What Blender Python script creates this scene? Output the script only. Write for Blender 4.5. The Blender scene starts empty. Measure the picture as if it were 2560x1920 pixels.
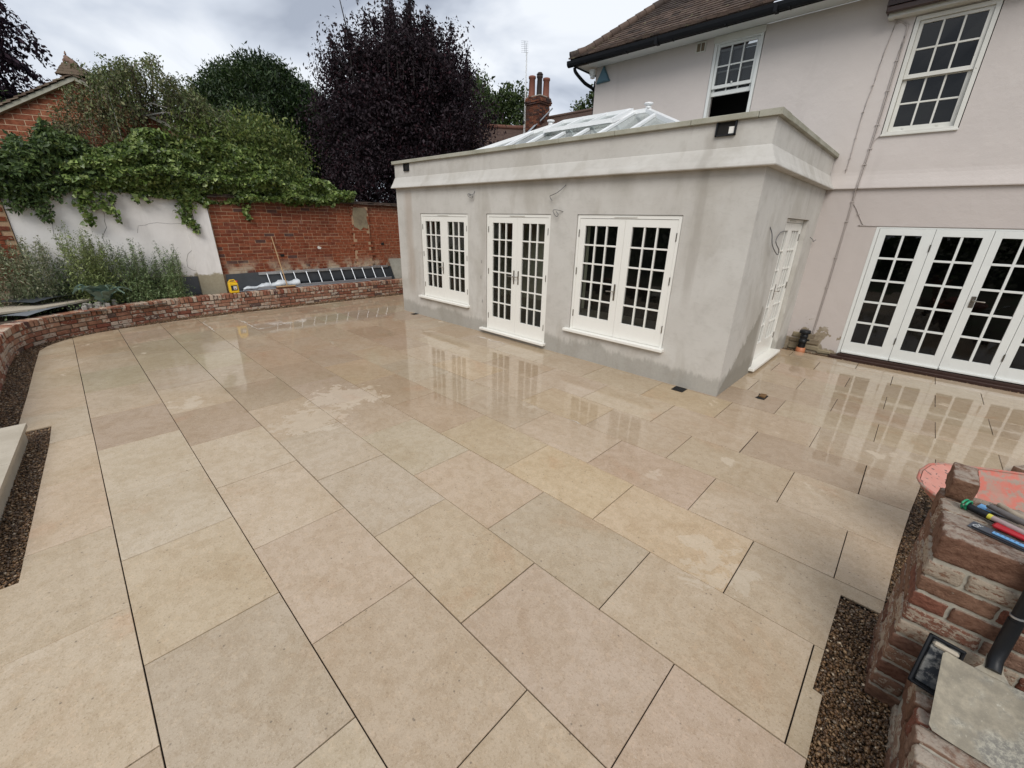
import bpy, math, random
import numpy as np
from mathutils import Vector, Matrix, Euler
R = math.radians
rnd = random.Random(7)
rs = np.random.RandomState(11)
sc = bpy.context.scene
COL = sc.collection

# ------------------------------------------------------------------ camera
cd = bpy.data.cameras.new("camera"); cam = bpy.data.objects.new("camera", cd); COL.objects.link(cam)
cam.matrix_world = (Matrix.Translation((1.45211, -5.33150, 2.0)) @ Matrix.Rotation(R(43.30194), 4, 'Z')
                    @ Matrix.Rotation(R(90 - 21.29664), 4, 'X') @ Matrix.Rotation(R(1.53289), 4, 'Z'))
cd.sensor_width = 36; cd.lens = 1034.72 / 2560 * 36; cd.clip_start = .05; cd.clip_end = 1500
sc.camera = cam
CAM = Vector((1.452, -5.331, 2.0))

# ------------------------------------------------------------------ sky
SUN_EL, SUN_AZ = 44, 188          # overcast; softened sun from the garden side
w = bpy.data.worlds.new("World"); sc.world = w; w.use_nodes = True
nt = w.node_tree; nt.nodes.clear()
def wn(t, **k):
    n = nt.nodes.new(t)
    for a, b in k.items(): setattr(n, a, b)
    return n
out = wn('ShaderNodeOutputWorld'); bg = wn('ShaderNodeBackground'); nt.links.new(bg.outputs[0], out.inputs[0])
bg.inputs[1].default_value = 0.1
sky = wn('ShaderNodeTexSky', sky_type='NISHITA', sun_disc=False, sun_elevation=R(SUN_EL), sun_rotation=R(SUN_AZ - 180))
tc = wn('ShaderNodeTexCoord'); sp = wn('ShaderNodeSeparateXYZ'); nt.links.new(tc.outputs['Generated'], sp.inputs[0])
mz = wn('ShaderNodeMath', operation='ADD'); nt.links.new(sp.outputs[2], mz.inputs[0]); mz.inputs[1].default_value = .22
mz2 = wn('ShaderNodeMath', operation='MAXIMUM'); nt.links.new(mz.outputs[0], mz2.inputs[0]); mz2.inputs[1].default_value = .1
dx = wn('ShaderNodeMath', operation='DIVIDE'); dy = wn('ShaderNodeMath', operation='DIVIDE')
for d_, i in ((dx, 0), (dy, 1)):
    nt.links.new(sp.outputs[i], d_.inputs[0]); nt.links.new(mz2.outputs[0], d_.inputs[1])
cx = wn('ShaderNodeCombineXYZ'); nt.links.new(dx.outputs[0], cx.inputs[0]); nt.links.new(dy.outputs[0], cx.inputs[1])
n1 = wn('ShaderNodeTexNoise'); n1.inputs['Scale'].default_value = 1.25; n1.inputs['Detail'].default_value = 5; n1.inputs['Roughness'].default_value = .48
n1.inputs['Distortion'].default_value = .6
cx.inputs[2].default_value = 3.7; nt.links.new(cx.outputs[0], n1.inputs['Vector'])
cr = wn('ShaderNodeValToRGB'); nt.links.new(n1.outputs['Fac'], cr.inputs[0])
e = cr.color_ramp.elements; e[0].position = .38; e[0].color = (2.9, 3.2, 3.8, 1); e[1].position = .60; e[1].color = (6.5, 6.75, 7.1, 1)
m_ = e.new(.48); m_.color = (4.7, 5.05, 5.65, 1)
mx = wn('ShaderNodeMix', data_type='RGBA'); mx.inputs[0].default_value = .94
nt.links.new(sky.outputs[0], mx.inputs[6]); nt.links.new(cr.outputs[0], mx.inputs[7]); nt.links.new(mx.outputs[2], bg.inputs[0])

ld = bpy.data.lights.new("sun", 'SUN'); ld.energy = 1.5; ld.angle = R(34); ld.color = (1, .965, .91)
lo = bpy.data.objects.new("sun", ld); COL.objects.link(lo)
sd = Vector((math.sin(R(SUN_AZ - 45)) * math.cos(R(SUN_EL)), math.cos(R(SUN_AZ - 45)) * math.cos(R(SUN_EL)), math.sin(R(SUN_EL))))
lo.rotation_euler = (-sd).to_track_quat('-Z', 'Y').to_euler()
sky.sun_rotation = math.atan2(sd.x, sd.y)
vs = sc.view_settings; vs.view_transform = 'Standard'; vs.look = 'None'; vs.exposure = 0.55; vs.gamma = 1; vs.use_curve_mapping = False
sc.cycles.max_bounces = 6; sc.cycles.diffuse_bounces = 3; sc.cycles.glossy_bounces = 3; sc.cycles.transmission_bounces = 6
sc.cycles.transparent_max_bounces = 12; sc.cycles.caustics_reflective = False; sc.cycles.caustics_refractive = False

# ------------------------------------------------------------------ objects helpers
W = {}
def org(o): return W.get(o.name, Vector((0, 0, 0))) if o else Vector((0, 0, 0))
def props(o, label=None, cat=None, group=None, kind=None):
    for k, v_ in (('label', label), ('category', cat), ('group', group), ('kind', kind)):
        if v_: o[k] = v_
    return o
def thing(name, label, cat, loc, group=None):
    o = bpy.data.objects.new(name, None); COL.objects.link(o); o.location = loc; o.empty_display_size = .1
    W[o.name] = Vector(loc); return props(o, label, cat, group)
def put(name, me, loc, parent=None, rot=None, scale=None):
    o = bpy.data.objects.new(name, me); COL.objects.link(o)
    o.location = Vector(loc) - org(parent); o.parent = parent
    if rot is not None: o.rotation_euler = rot
    if scale is not None: o.scale = scale
    W[o.name] = Vector(loc); return o
class MB:
    def __init__(s): s.v = []; s.f = []; s.sm = []; s.mi = []; s.cur = 0
    def add(s, vs_, fs, smooth=False):
        b = len(s.v); s.v += [tuple(p) for p in vs_]
        for f in fs: s.f.append(tuple(b + i for i in f)); s.sm.append(smooth); s.mi.append(s.cur)
    def quad(s, a, b, c, d): s.add((a, b, c, d), ((0, 1, 2, 3),))
    def box(s, x0, y0, z0, x1, y1, z1, bev=0):
        if x1 < x0: x0, x1 = x1, x0
        if y1 < y0: y0, y1 = y1, y0
        if z1 < z0: z0, z1 = z1, z0
        if bev: s.add(*chamfer_box(x0, y0, z0, x1, y1, z1, bev))
        else:
            s.add([(x0, y0, z0), (x1, y0, z0), (x1, y1, z0), (x0, y1, z0), (x0, y0, z1), (x1, y0, z1), (x1, y1, z1), (x0, y1, z1)],
                  [(0, 3, 2, 1), (4, 5, 6, 7), (0, 1, 5, 4), (1, 2, 6, 5), (2, 3, 7, 6), (3, 0, 4, 7)])
    def tube(s, path, r, n=8, cap=True):
        path = [Vector(p) for p in path]; rr = r if isinstance(r, (list, tuple)) else [r] * len(path)
        rings = []; up = Vector((0, 0, 1))
        for i, p in enumerate(path):
            d = (path[min(i + 1, len(path) - 1)] - path[max(i - 1, 0)])
            if d.length < 1e-9: d = Vector((0, 0, 1))
            d.normalize(); a = d.cross(up)
            if a.length < .05: a = d.cross(Vector((1, 0, 0)))
            a.normalize(); b = d.cross(a)
            rings.append([p + (a * math.cos(2 * math.pi * k / n) + b * math.sin(2 * math.pi * k / n)) * rr[i] for k in range(n)])
        vs_ = [q for g in rings for q in g]; fs = []
        for i in range(len(path) - 1):
            for k in range(n):
                k2 = (k + 1) % n; fs.append((i * n + k, i * n + k2, (i + 1) * n + k2, (i + 1) * n + k))
        s.add(vs_, fs, True)
        if cap:
            s.add(rings[0], [tuple(range(n))]); s.add(rings[-1], [tuple(reversed(range(n)))])
    def lathe(s, c, prof, n=16, ax='z'):
        vs_ = []; fs = []
        for (r, h) in prof:
            for k in range(n):
                a = 2 * math.pi * k / n; p = (r * math.cos(a), r * math.sin(a), h)
                if ax == 'x': p = (p[2], p[0], p[1])
                if ax == 'y': p = (p[0], p[2], p[1])
                vs_.append((c[0] + p[0], c[1] + p[1], c[2] + p[2]))
        for i in range(len(prof) - 1):
            for k in range(n):
                k2 = (k + 1) % n; fs.append((i * n + k, i * n + k2, (i + 1) * n + k2, (i + 1) * n + k))
        s.add(vs_, fs, True)
    def prism(s, poly, z0, z1):
        n = len(poly)
        s.add([(p[0], p[1], z0) for p in poly] + [(p[0], p[1], z1) for p in poly],
              [tuple(reversed(range(n))), tuple(range(n, 2 * n))] + [(i, (i + 1) % n, n + (i + 1) % n, n + i) for i in range(n)])
    def mesh(s, name, m, origin=(0, 0, 0)):
        me = bpy.data.meshes.new(name)
        o = Vector(origin)
        me.from_pydata([(p[0] - o.x, p[1] - o.y, p[2] - o.z) for p in s.v], [], s.f)
        for mm in (m if isinstance(m, (list, tuple)) else [m]): me.materials.append(mm)
        me.polygons.foreach_set('use_smooth', s.sm); me.polygons.foreach_set('material_index', s.mi); me.update()
        return me
    def build(s, name, m, parent=None):
        xs = np.array(s.v); o = Vector(((xs[:, 0].min() + xs[:, 0].max()) / 2, (xs[:, 1].min() + xs[:, 1].max()) / 2, xs[:, 2].min()))
        return put(name, s.mesh(name, m, o), o, parent)
def chamfer_box(x0, y0, z0, x1, y1, z1, b, jit=0, rr=None):
    c = [(x0, x1), (y0, y1), (z0, z1)]; V = {}; vs_ = []
    for ix in (0, 1):
        for iy in (0, 1):
            for iz in (0, 1):
                i3 = (ix, iy, iz)
                for ax in range(3):
                    p = [c[a][i3[a]] for a in range(3)]
                    for a in range(3):
                        if a != ax: p[a] += b * (1 if i3[a] == 0 else -1)
                    if jit and rr:
                        p = [q + rr.uniform(-jit, jit) for q in p]
                    V[(i3, ax)] = len(vs_); vs_.append(tuple(p))
    fs = []
    for ax in range(3):
        u, v_ = (ax + 1) % 3, (ax + 2) % 3
        for s_ in (0, 1):
            q = []
            for (a, b_) in ((0, 0), (1, 0), (1, 1), (0, 1)):
                k = [0, 0, 0]; k[ax] = s_; k[u] = a; k[v_] = b_; q.append(V[(tuple(k), ax)])
            fs.append(tuple(q) if s_ else tuple(reversed(q)))
        for a in (0, 1):
            for b_ in (0, 1):
                k0 = [0, 0, 0]; k0[u] = a; k0[v_] = b_; k1 = list(k0); k1[ax] = 1
                q = (V[(tuple(k0), u)], V[(tuple(k1), u)], V[(tuple(k1), v_)], V[(tuple(k0), v_)])
                fs.append(q if (a ^ b_) else tuple(reversed(q)))
    for ix in (0, 1):
        for iy in (0, 1):
            for iz in (0, 1):
                t = tuple(V[((ix, iy, iz), a)] for a in range(3)); fs.append(t if (ix ^ iy ^ iz) else tuple(reversed(t)))
    return vs_, fs
def box(name, m, x0, y0, z0, x1, y1, z1, parent=None, bev=0):
    b = MB(); b.box(x0, y0, z0, x1, y1, z1, bev); return b.build(name, m, parent)

# ------------------------------------------------------------------ materials
class G:
    def __init__(s, name):
        s.m = bpy.data.materials.new(name); s.m.use_nodes = True; s.t = s.m.node_tree; s.b = s.t.nodes['Principled BSDF']
        s.pos = s.N('ShaderNodeNewGeometry').outputs['Position']; s.oi = s.N('ShaderNodeObjectInfo'); s.tc = s.N('ShaderNodeTexCoord')
    def N(s, t, ins=None, **k):
        n = s.t.nodes.new(t)
        for a, b in k.items(): setattr(n, a, b)
        for a, b in (ins or {}).items(): s.set(n.inputs[a], b)
        return n
    def set(s, i, v_):
        if isinstance(v_, bpy.types.NodeSocket): s.t.links.new(v_, i)
        else: i.default_value = v_ if not (isinstance(v_, tuple) and len(v_) == 3 and i.type == 'RGBA') else (*v_, 1)
    def noise(s, sc_=5, det=3, rough=.5, vec=None, dist=0, stretch=None):
        v_ = vec or s.pos
        if stretch: v_ = s.N('ShaderNodeVectorMath', {0: v_, 1: stretch}, operation='MULTIPLY').outputs[0]
        return s.N('ShaderNodeTexNoise', {'Vector': v_, 'Scale': sc_, 'Detail': det, 'Roughness': rough, 'Distortion': dist}).outputs['Fac']
    def math(s, op, a, b=0, c=None):
        i = {0: a, 1: b}
        if c is not None: i[2] = c
        return s.N('ShaderNodeMath', i, operation=op).outputs[0]
    def ramp(s, f, pts, interp='LINEAR'):
        n = s.N('ShaderNodeValToRGB', {0: f}); n.color_ramp.interpolation = interp; e_ = n.color_ramp.elements
        for i, (p, c) in enumerate(pts):
            if not isinstance(c, tuple): c = (c, c, c)
            el = e_[i] if i < 2 else e_.new(p)
            el.position = p; el.color = (*c, 1)
        return n.outputs[0]
    def step(s, f, a, b):
        return s.N('ShaderNodeMapRange', {0: f, 1: a, 2: b, 3: 0., 4: 1.}, interpolation_type='SMOOTHSTEP').outputs[0]
    def mix(s, f, a, b, mode='MIX'):
        n = s.N('ShaderNodeMix', data_type='RGBA', blend_type=mode); s.set(n.inputs[0], f); s.set(n.inputs[6], a); s.set(n.inputs[7], b); return n.outputs[2]
    def xyz(s, v_=None):
        return s.N('ShaderNodeSeparateXYZ', {0: v_ or s.pos}).outputs
    def fin(s, col, rough=.8, bump=None, bs=.3, bd=.01, spec=.4, metal=0, coat=None, **k):
        s.set(s.b.inputs['Base Color'], col); s.set(s.b.inputs['Roughness'], rough); s.set(s.b.inputs['Metallic'], metal)
        s.set(s.b.inputs['Specular IOR Level'], spec)
        if bump is not None:
            n = s.N('ShaderNodeBump', {'Height': bump, 'Strength': bs, 'Distance': bd}); s.t.links.new(n.outputs[0], s.b.inputs['Normal'])
        if coat is not None: s.set(s.b.inputs['Coat Weight'], coat[0]); s.set(s.b.inputs['Coat Roughness'], coat[1]); s.b.inputs['Coat IOR'].default_value = 1.35
        for a, b in k.items(): s.set(s.b.inputs[a.replace('_', ' ')], b)
        return s.m
def plain(name, c, rough=.5, var=.15, sc_=6, metal=0, spec=.5, bump=.1, fine=60):
    g = G(name); n = g.noise(sc_, 5, .6); f = g.noise(fine, 3)
    k = g.math('ADD', g.math('MULTIPLY', n, var * 2), 1 - var)
    col = g.mix(1., c, k, 'MULTIPLY')
    return g.fin(col, g.math('ADD', g.math('MULTIPLY', n, .15), rough - .07), f, bump, .003, spec, metal)

def brick_mat(name, pal, lime=(.6, .56, .5), lime_amt=.5, dark=.1, edge=0.25, white_z=None, fs=1.):
    g = G(name); r = g.oi.outputs['Random']
    pts = [(i / (len(pal) - 1), c) for i, c in enumerate(pal)]
    base = g.ramp(r, pts)
    ov = g.N('ShaderNodeVectorMath', {0: g.pos, 1: g.N('ShaderNodeCombineXYZ', {0: g.math('MULTIPLY', r, 37.), 1: g.math('MULTIPLY', r, 91.)}).outputs[0]}, operation='ADD').outputs[0]
    n = g.noise(14 * fs, 7, .7, ov, stretch=(1, 1, 1.8) if fs > 1 else None); n2 = g.noise(70 * fs, 5, .65, ov); n3 = g.noise(6, 4, .55, ov)
    base = g.mix(g.step(n, .35, .7), base, g.mix(1., base, (.55, .48, .45), 'MULTIPLY'))
    rv = g.math('FRACT', g.math('MULTIPLY', r, 7.31))
    base = g.mix(g.math('MULTIPLY', g.step(rv, 1 - dark, 1 - dark + .02), .75), base, (.06, .045, .045))
    n = g.math('ADD', g.math('MULTIPLY', n, .8), g.math('MULTIPLY', g.noise(130, 4, .7, ov), .2)) if fs > 1 else n
    lm = g.step(g.math('ADD', n, g.math('MULTIPLY', g.math('FRACT', g.math('MULTIPLY', r, 13.7)), .3)), 1 - lime_amt * .5, 1.03 - lime_amt * .45)
    base = g.mix(g.math('MULTIPLY', lm, .75), base, lime)
    sp2 = g.step(n2, .64, .78)
    base = g.mix(g.math('MULTIPLY', sp2, .35), base, lime)
    if white_z:
        z = g.xyz()[2]; wz = g.math('MULTIPLY', g.step(z, white_z[1], white_z[0]), g.step(g.noise(3.2, 5, .6), .42, .6))
        base = g.mix(g.math('MULTIPLY', wz, .7), base, (.55, .5, .38))
        st = g.math('MULTIPLY', g.step(g.noise(1.5, 4, .6, stretch=(1, 1, .35)), .6, .75), .5)
        base = g.mix(st, base, (.11, .085, .07))
        base = g.mix(g.math('MULTIPLY', g.step(g.math('ADD', z, g.math('MULTIPLY', g.noise(3, 5, .6), .5)), 2.25, 2.6), .55), base, (.09, .06, .045))
        bl_ = g.math('MULTIPLY', g.step(g.noise(1.9, 6, .7, stretch=(1, 1, .7)), .60, .70), g.step(z, 1.3, 1.8)); base = g.mix(g.math('MULTIPLY', bl_, .45), base, (.40, .33, .29))
    if fs > 1:
        nz = g.xyz(g.N('ShaderNodeNewGeometry').outputs['Normal'])[2]; tp = g.math('MULTIPLY', g.step(nz, .75, .95), g.step(g.math('ADD', g.noise(26, 7, .75), g.math('MULTIPLY', g.noise(7, 3), .4)), .55, .78))
        base = g.mix(g.math('MULTIPLY', tp, .8), base, g.mix(g.noise(60, 4), (.34, .28, .225), (.50, .43, .35)))
    return g.fin(base, .88, g.math('ADD', g.math('MULTIPLY', n2, .7), n), .9, .012 if fs > 1 else .007, .25)
def mortar_mat(name, c):
    g = G(name); n = g.noise(60, 5, .65); n2 = g.noise(4, 4)
    return g.fin(g.mix(n, g.mix(n2, c, tuple(q * .6 for q in c)), tuple(min(1, q * 1.25) for q in c)), .95, n, .7, .006, .2)

M = {}
M['brick_low'] = brick_mat('reclaimed_brick', [(.29, .115, .07), (.36, .175, .11), (.25, .085, .055), (.42, .24, .16), (.33, .15, .09), (.44, .29, .20)], lime=(.56, .47, .37), lime_amt=.62, dark=.07)
M['brick_back'] = brick_mat('old_orange_brick', [(.23, .065, .032), (.29, .088, .042), (.20, .055, .028), (.26, .08, .042), (.175, .055, .035), (.30, .105, .055)], lime=(.33, .20, .13), lime_amt=.12, dark=.06, white_z=(.74, 1.10))
M['brick_pillar'] = brick_mat('pillar_brick', [(.22, .12, .075), (.27, .155, .10), (.17, .08, .052), (.31, .20, .14), (.23, .13, .083), (.23, .085, .055)], lime=(.46, .39, .30), lime_amt=.6, dark=.03, fs=2.4)
M['brick_gable'] = brick_mat('gable_brick', [(.30, .10, .05), (.26, .085, .045), (.34, .13, .07), (.22, .065, .035)], lime=(.4, .28, .2), lime_amt=.15, dark=.03)
M['brick_chim'] = brick_mat('chimney_brick', [(.20, .075, .042), (.05, .032, .027), (.25, .10, .055), (.035, .025, .024), (.17, .06, .035)], lime=(.4, .3, .24), lime_amt=.1, dark=.2)
M['mortar'] = mortar_mat('lime_mortar', (.42, .35, .26))
M['mortar_back'] = mortar_mat('old_mortar', (.40, .27, .17))
M['mortar_grey'] = mortar_mat('grey_mortar', (.36, .33, .27))
M['mortar_dry'] = mortar_mat('dry_mortar_smears', (.40, .34, .28))
M['mortar_low'] = mortar_mat('dark_brown_mortar', (.17, .135, .10))  # the mortar itself is dark brown in these joints
M['mortar_gable'] = mortar_mat('gable_mortar', (.55, .40, .27))

def slab_mat():
    g = G('wet_limestone_slab'); r = g.oi.outputs['Random']
    base = g.oi.outputs['Color']
    ov = g.N('ShaderNodeVectorMath', {0: g.pos, 1: g.N('ShaderNodeCombineXYZ', {0: g.math('MULTIPLY', r, 53.), 1: g.math('MULTIPLY', r, 17.)}).outputs[0]}, operation='ADD').outputs[0]
    big = g.noise(1.6, 4, .6, ov, dist=.6); mid = g.noise(13, 5, .65, ov); fine = g.noise(85, 4, .7, ov); vf = g.noise(230, 2, .6)
    base = g.mix(g.step(big, .38, .62), base, g.mix(1., base, (.93, .91, .87), 'MULTIPLY'))
    base = g.mix(g.math('MULTIPLY', g.step(big, .58, .75), .5), base, g.mix(1., base, (1.02, .86, .78), 'MULTIPLY'))
    base = g.mix(g.math('MULTIPLY', g.step(mid, .48, .54), .55), base, g.mix(1., base, (.87, .84, .79), 'MULTIPLY'))
    m2 = g.noise(31, 4, .6, ov, dist=.5); base = g.mix(g.math('MULTIPLY', g.step(m2, .57, .61), .55), base, g.mix(1., base, (1.14, 1.12, 1.1), 'MULTIPLY'))
    base = g.mix(g.math('MULTIPLY', g.step(g.noise(4.2, 7, .72, ov, dist=1.), .53, .60), .4), base, g.mix(1., base, (.87, .82, .75), 'MULTIPLY'))
    base = g.mix(g.math('MULTIPLY', g.step(fine, .5, .7), .75), base, g.mix(1., base, (.66, .62, .56), 'MULTIPLY'))
    base = g.mix(g.math('MULTIPLY', g.step(vf, .56, .68), .45), base, (.62, .53, .41))
    spots = g.N('ShaderNodeTexVoronoi', {'Vector': ov, 'Scale': 17., 'Randomness': 1.}).outputs['Distance']
    base = g.mix(g.math('MULTIPLY', g.math('MULTIPLY', g.step(spots, .115, .05), g.step(mid, .38, .5)), .7), base, (.13, .10, .07))
    # fossil flecks
    wv = g.noise(38, 2, .5, ov, stretch=(1, 2.6, 1)); base = g.mix(g.math('MULTIPLY', g.step(wv, .67, .74), .3), base, (.60, .52, .41))
    x, y, z = g.xyz()
    # wetness: puddled towards the building and the far side, half dried by the camera
    wn_ = g.noise(.55, 4, .55, dist=.8)
    grad = g.math('ADD', g.math('MULTIPLY', y, .16), g.math('MULTIPLY', x, -.07))
    wet = g.step(g.math('ADD', g.math('ADD', grad, wn_), .32), .25, .62)
    dry = g.math('MULTIPLY', g.step(g.noise(1.7, 6, .62), .615, .65), g.step(g.noise(.45, 2, .5), .5, .6))
    def spot(cx_, cy_, r_):
        d = g.N('ShaderNodeVectorMath', {0: g.pos, 1: (cx_, cy_, 0.)}, operation='DISTANCE').outputs['Value']
        return g.step(g.math('ADD', d, g.math('MULTIPLY', g.math('SUBTRACT', g.noise(5.5, 7, .7, dist=.6), .5), 1.5)), r_, r_ - .03)
    for q in ((-2.75, -3.95, .30), (-3.15, -3.42, .34), (-3.05, -3.2, .2), (-4.1, -4.75, .12), (1.0, -2.95, .16)): dry = g.math('MAXIMUM', dry, spot(*q))
    base = g.mix(g.math('MULTIPLY', dry, .32), base, (.64, .56, .45))
    base = g.mix(g.math('MULTIPLY', g.step(g.noise(.8, 3, .5), .35, .65), .18), base, g.mix(1., base, (.82, .78, .70), 'MULTIPLY'))
    film = g.math('MULTIPLY', wet, g.math('SUBTRACT', 1., g.math('MULTIPLY', dry, .9)))
    base = g.mix(g.math('MULTIPLY', film, .5), base, g.mix(1., base, (.90, .87, .82), 'MULTIPLY'))
    cr_ = g.math('ADD', .035, g.math('MULTIPLY', g.math('SUBTRACT', 1., film), .3))
    g.b.inputs['Coat IOR'].default_value = 1.4
    bmp = g.math('ADD', g.math('MULTIPLY', mid, .6), g.math('MULTIPLY', fine, .5))
    bn = g.N('ShaderNodeBump', {'Height': bmp, 'Strength': .5, 'Distance': .004}); g.t.links.new(bn.outputs[0], g.b.inputs['Normal'])
    cb = g.N('ShaderNodeBump', {'Height': g.noise(4, 4, .55), 'Strength': .2, 'Distance': .005}); g.t.links.new(cb.outputs[0], g.b.inputs['Coat Normal'])
    m = g.fin(base, .6, None, spec=.35)
    g.set(g.b.inputs['Coat Weight'], g.math('ADD', .25, g.math('MULTIPLY', film, .75))); g.set(g.b.inputs['Coat Roughness'], cr_)
    g.b.inputs['Coat IOR'].default_value = 1.42
    return m
M['slab'] = slab_mat()

def render_mat():
    g = G('grey_cement_render'); x, y, z = g.xyz()
    big = g.noise(.9, 5, .6, dist=.4); mid = g.noise(4, 5, .6); fine = g.noise(120, 3, .6)
    streak = g.noise(1.7, 5, .6, dist=.8, stretch=(1, 1, .4)); s2 = g.noise(7, 5, .65, stretch=(1, 1, .12))
    c = g.mix(g.step(big, .3, .7), (.57, .55, .51), (.51, .485, .445))
    c = g.mix(g.math('MULTIPLY', g.step(mid, .45, .75), .35), c, (.35, .33, .29))
    c = g.mix(g.math('MULTIPLY', g.step(streak, .5, .66), .42), c, (.38, .35, .30))
    c = g.mix(g.math('MULTIPLY', g.step(s2, .6, .8), .12), c, (.55, .53, .49))
    # brown run mark below the parapet outlet and at the left end
    def run(xc, w_, z0, z1, a):
        d = g.math('ABSOLUTE', g.math('SUBTRACT', g.math('ADD', x, g.math('MULTIPLY', g.math('SUBTRACT', s2, .5), .25)), xc))
        v_ = g.math('MULTIPLY', g.step(d, w_, w_ * .2), g.math('MULTIPLY', g.step(z, z0, z0 + .5), g.step(z, z1, z1 - .1)))
        return g.math('MULTIPLY', v_, a)
    c = g.mix(run(-.62, .10, .9, 3., .38), c, (.29, .26, .22)); c = g.mix(run(-6.72, .2, .3, 2.6, .4), c, (.33, .24, .17))
    c = g.mix(run(-3.2, .5, 2.1, 2.65, .25), c, (.28, .25, .2)); c = g.mix(run(-1.7, .3, 2.1, 2.7, .3), c, (.27, .24, .19))
    # damp foot of the wall, ragged upper edge
    edge = g.math('ADD', z, g.math('ADD', g.math('MULTIPLY', g.noise(1.3, 4, .6, stretch=(1, 1, .3)), -.50), g.math('ADD', .1, g.math('MULTIPLY', g.noise(24, 5, .75, stretch=(1, 1, .35)), -.22))))
    damp = g.math('MULTIPLY', g.step(edge, .035, -.06), .5)
    c = g.mix(g.math('MULTIPLY', damp, g.math('ADD', .55, g.math('MULTIPLY', g.noise(30, 5, .7), .7))), c, (.19, .18, .15))
    # wet stain by the side door sill
    side = g.math('MULTIPLY', g.step(x, -.02, .0), g.step(g.math('ADD', g.math('ADD', z, g.math('MULTIPLY', y, -.75)), g.math('MULTIPLY', g.noise(7, 4, .7), -.6)), -.25, -.33))
    side = g.math('MULTIPLY', side, g.step(y, 1.4, 1.25))
    c = g.mix(g.math('MULTIPLY', side, .65), c, (.22, .2, .16))
    sw = g.noise(6, 4, .6, dist=2.2, stretch=(1, 1, 2.2)); c = g.mix(g.math('MULTIPLY', g.step(sw, .57, .62), .12), c, (.34, .32, .28))
    return g.fin(c, .78, g.math('ADD', g.math('MULTIPLY', fine, .35), g.math('ADD', g.math('MULTIPLY', mid, 1.2), g.math('MULTIPLY', sw, .5))), .3, .008, .3)
M['render'] = render_mat()
def paint_mat():
    g = G('pinkish_masonry_paint'); x, y, z = g.xyz()
    big = g.noise(.7, 4, .55); mid = g.noise(6, 5, .6); fine = g.noise(90, 3, .6)
    c = g.mix(g.step(big, .3, .7), (.60, .545, .51), (.55, .50, .47))
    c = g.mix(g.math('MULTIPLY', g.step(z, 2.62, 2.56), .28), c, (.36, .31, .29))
    c = g.mix(g.math('MULTIPLY', g.step(g.noise(3, 4, .6, stretch=(1, 1, .15)), .55, .8), .2), c, (.40, .36, .33))
    near = g.math('MULTIPLY', g.step(x, .75, .0), g.step(z, 2.2, .1))
    spots = g.step(g.noise(34, 4, .7), g.math('SUBTRACT', .76, g.math('MULTIPLY', near, .16)), .79)
    c = g.mix(g.math('MULTIPLY', g.math('MULTIPLY', spots, near), .9), c, (.12, .09, .065))
    flake = g.step(g.math('SUBTRACT', g.noise(5, 5, .65), g.math('MULTIPLY', g.math('ADD', z, g.math('MULTIPLY', g.math('ABSOLUTE', g.math('SUBTRACT', x, .25)), .7)), .62)), .22, .26)
    c = g.mix(g.math('MULTIPLY', flake, g.step(z, 2., 1.9)), c, g.mix(g.noise(16, 5, .7), (.13, .09, .06), (.42, .36, .26)))
    c = g.mix(g.math('MULTIPLY', g.step(g.noise(2.5, 4, .6), .66, .74), .18), c, (.60, .57, .54))
    return g.fin(c, .75, g.math('ADD', g.math('MULTIPLY', fine, .3), g.math('MULTIPLY', mid, 1.5)), .45, .012, .3)
M['paint'] = paint_mat()
def whitewall_mat():
    g = G('weathered_white_render'); x, y, z = g.xyz()
    mid = g.noise(5, 5, .6); fine = g.noise(80, 3, .6)
    c = g.mix(g.step(g.noise(1.1, 5, .6), .35, .7), (.80, .775, .75), (.70, .675, .65))
    c = g.mix(g.math('MULTIPLY', g.step(g.noise(2.4, 5, .65, stretch=(1, 1, .18)), .52, .8), .45), c, (.36, .34, .31))
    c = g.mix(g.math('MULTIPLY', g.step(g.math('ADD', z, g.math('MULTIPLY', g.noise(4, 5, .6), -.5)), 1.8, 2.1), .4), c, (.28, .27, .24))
    low = g.step(g.math('ADD', z, g.math('MULTIPLY', g.noise(6, 5, .7), -.35)), .62, .55)
    c = g.mix(low, c, g.mix(g.noise(18, 5, .7), (.25, .21, .14), (.42, .38, .28)))
    return g.fin(c, .8, g.math('ADD', g.math('MULTIPLY', fine, .3), mid), .5, .015, .3)
M['white_wall'] = whitewall_mat()
M['crack'] = plain('dark_crack', (.12, .11, .10), .9)
def stone_mat(name, a, b, sp=(.12, .12, .10)):
    g = G(name); n = g.noise(3, 5, .6); f = g.noise(45, 5, .7)
    c = g.mix(g.step(n, .35, .7), a, b); c = g.mix(g.math('MULTIPLY', g.step(f, .55, .7), .6), c, sp)
    return g.fin(c, .8, f, .5, .004, .3)
M['coping'] = stone_mat('lichened_coping', (.40, .385, .32), (.30, .29, .225), (.17, .165, .12))
M['step'] = stone_mat('pale_step_stone', (.50, .44, .35), (.41, .355, .275), (.33, .28, .22))
M['board'] = stone_mat('grey_offcut', (.36, .35, .30), (.28, .27, .23))
M['wpaint'] = plain('cream_white_paint', (.80, .785, .73), .32, .03, 3, spec=.45, bump=.03)
M['wpaint_old'] = plain('old_white_paint', (.70, .715, .69), .45, .06, 9, spec=.4, bump=.25)
def worn_mat():
    g = G('peeling_white_paint'); n = g.noise(9, 6, .7, stretch=(1, 1, .5)); x, y, z = g.xyz()
    c = g.mix(g.step(g.noise(2, 4), .3, .7), (.70, .69, .64), (.60, .585, .53)); c = g.mix(g.step(n, .69, .72), c, (.20, .16, .12))
    return g.fin(c, .5, g.noise(50, 4), .4, .004, .4)
M['wpaint_worn'] = worn_mat()
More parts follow.
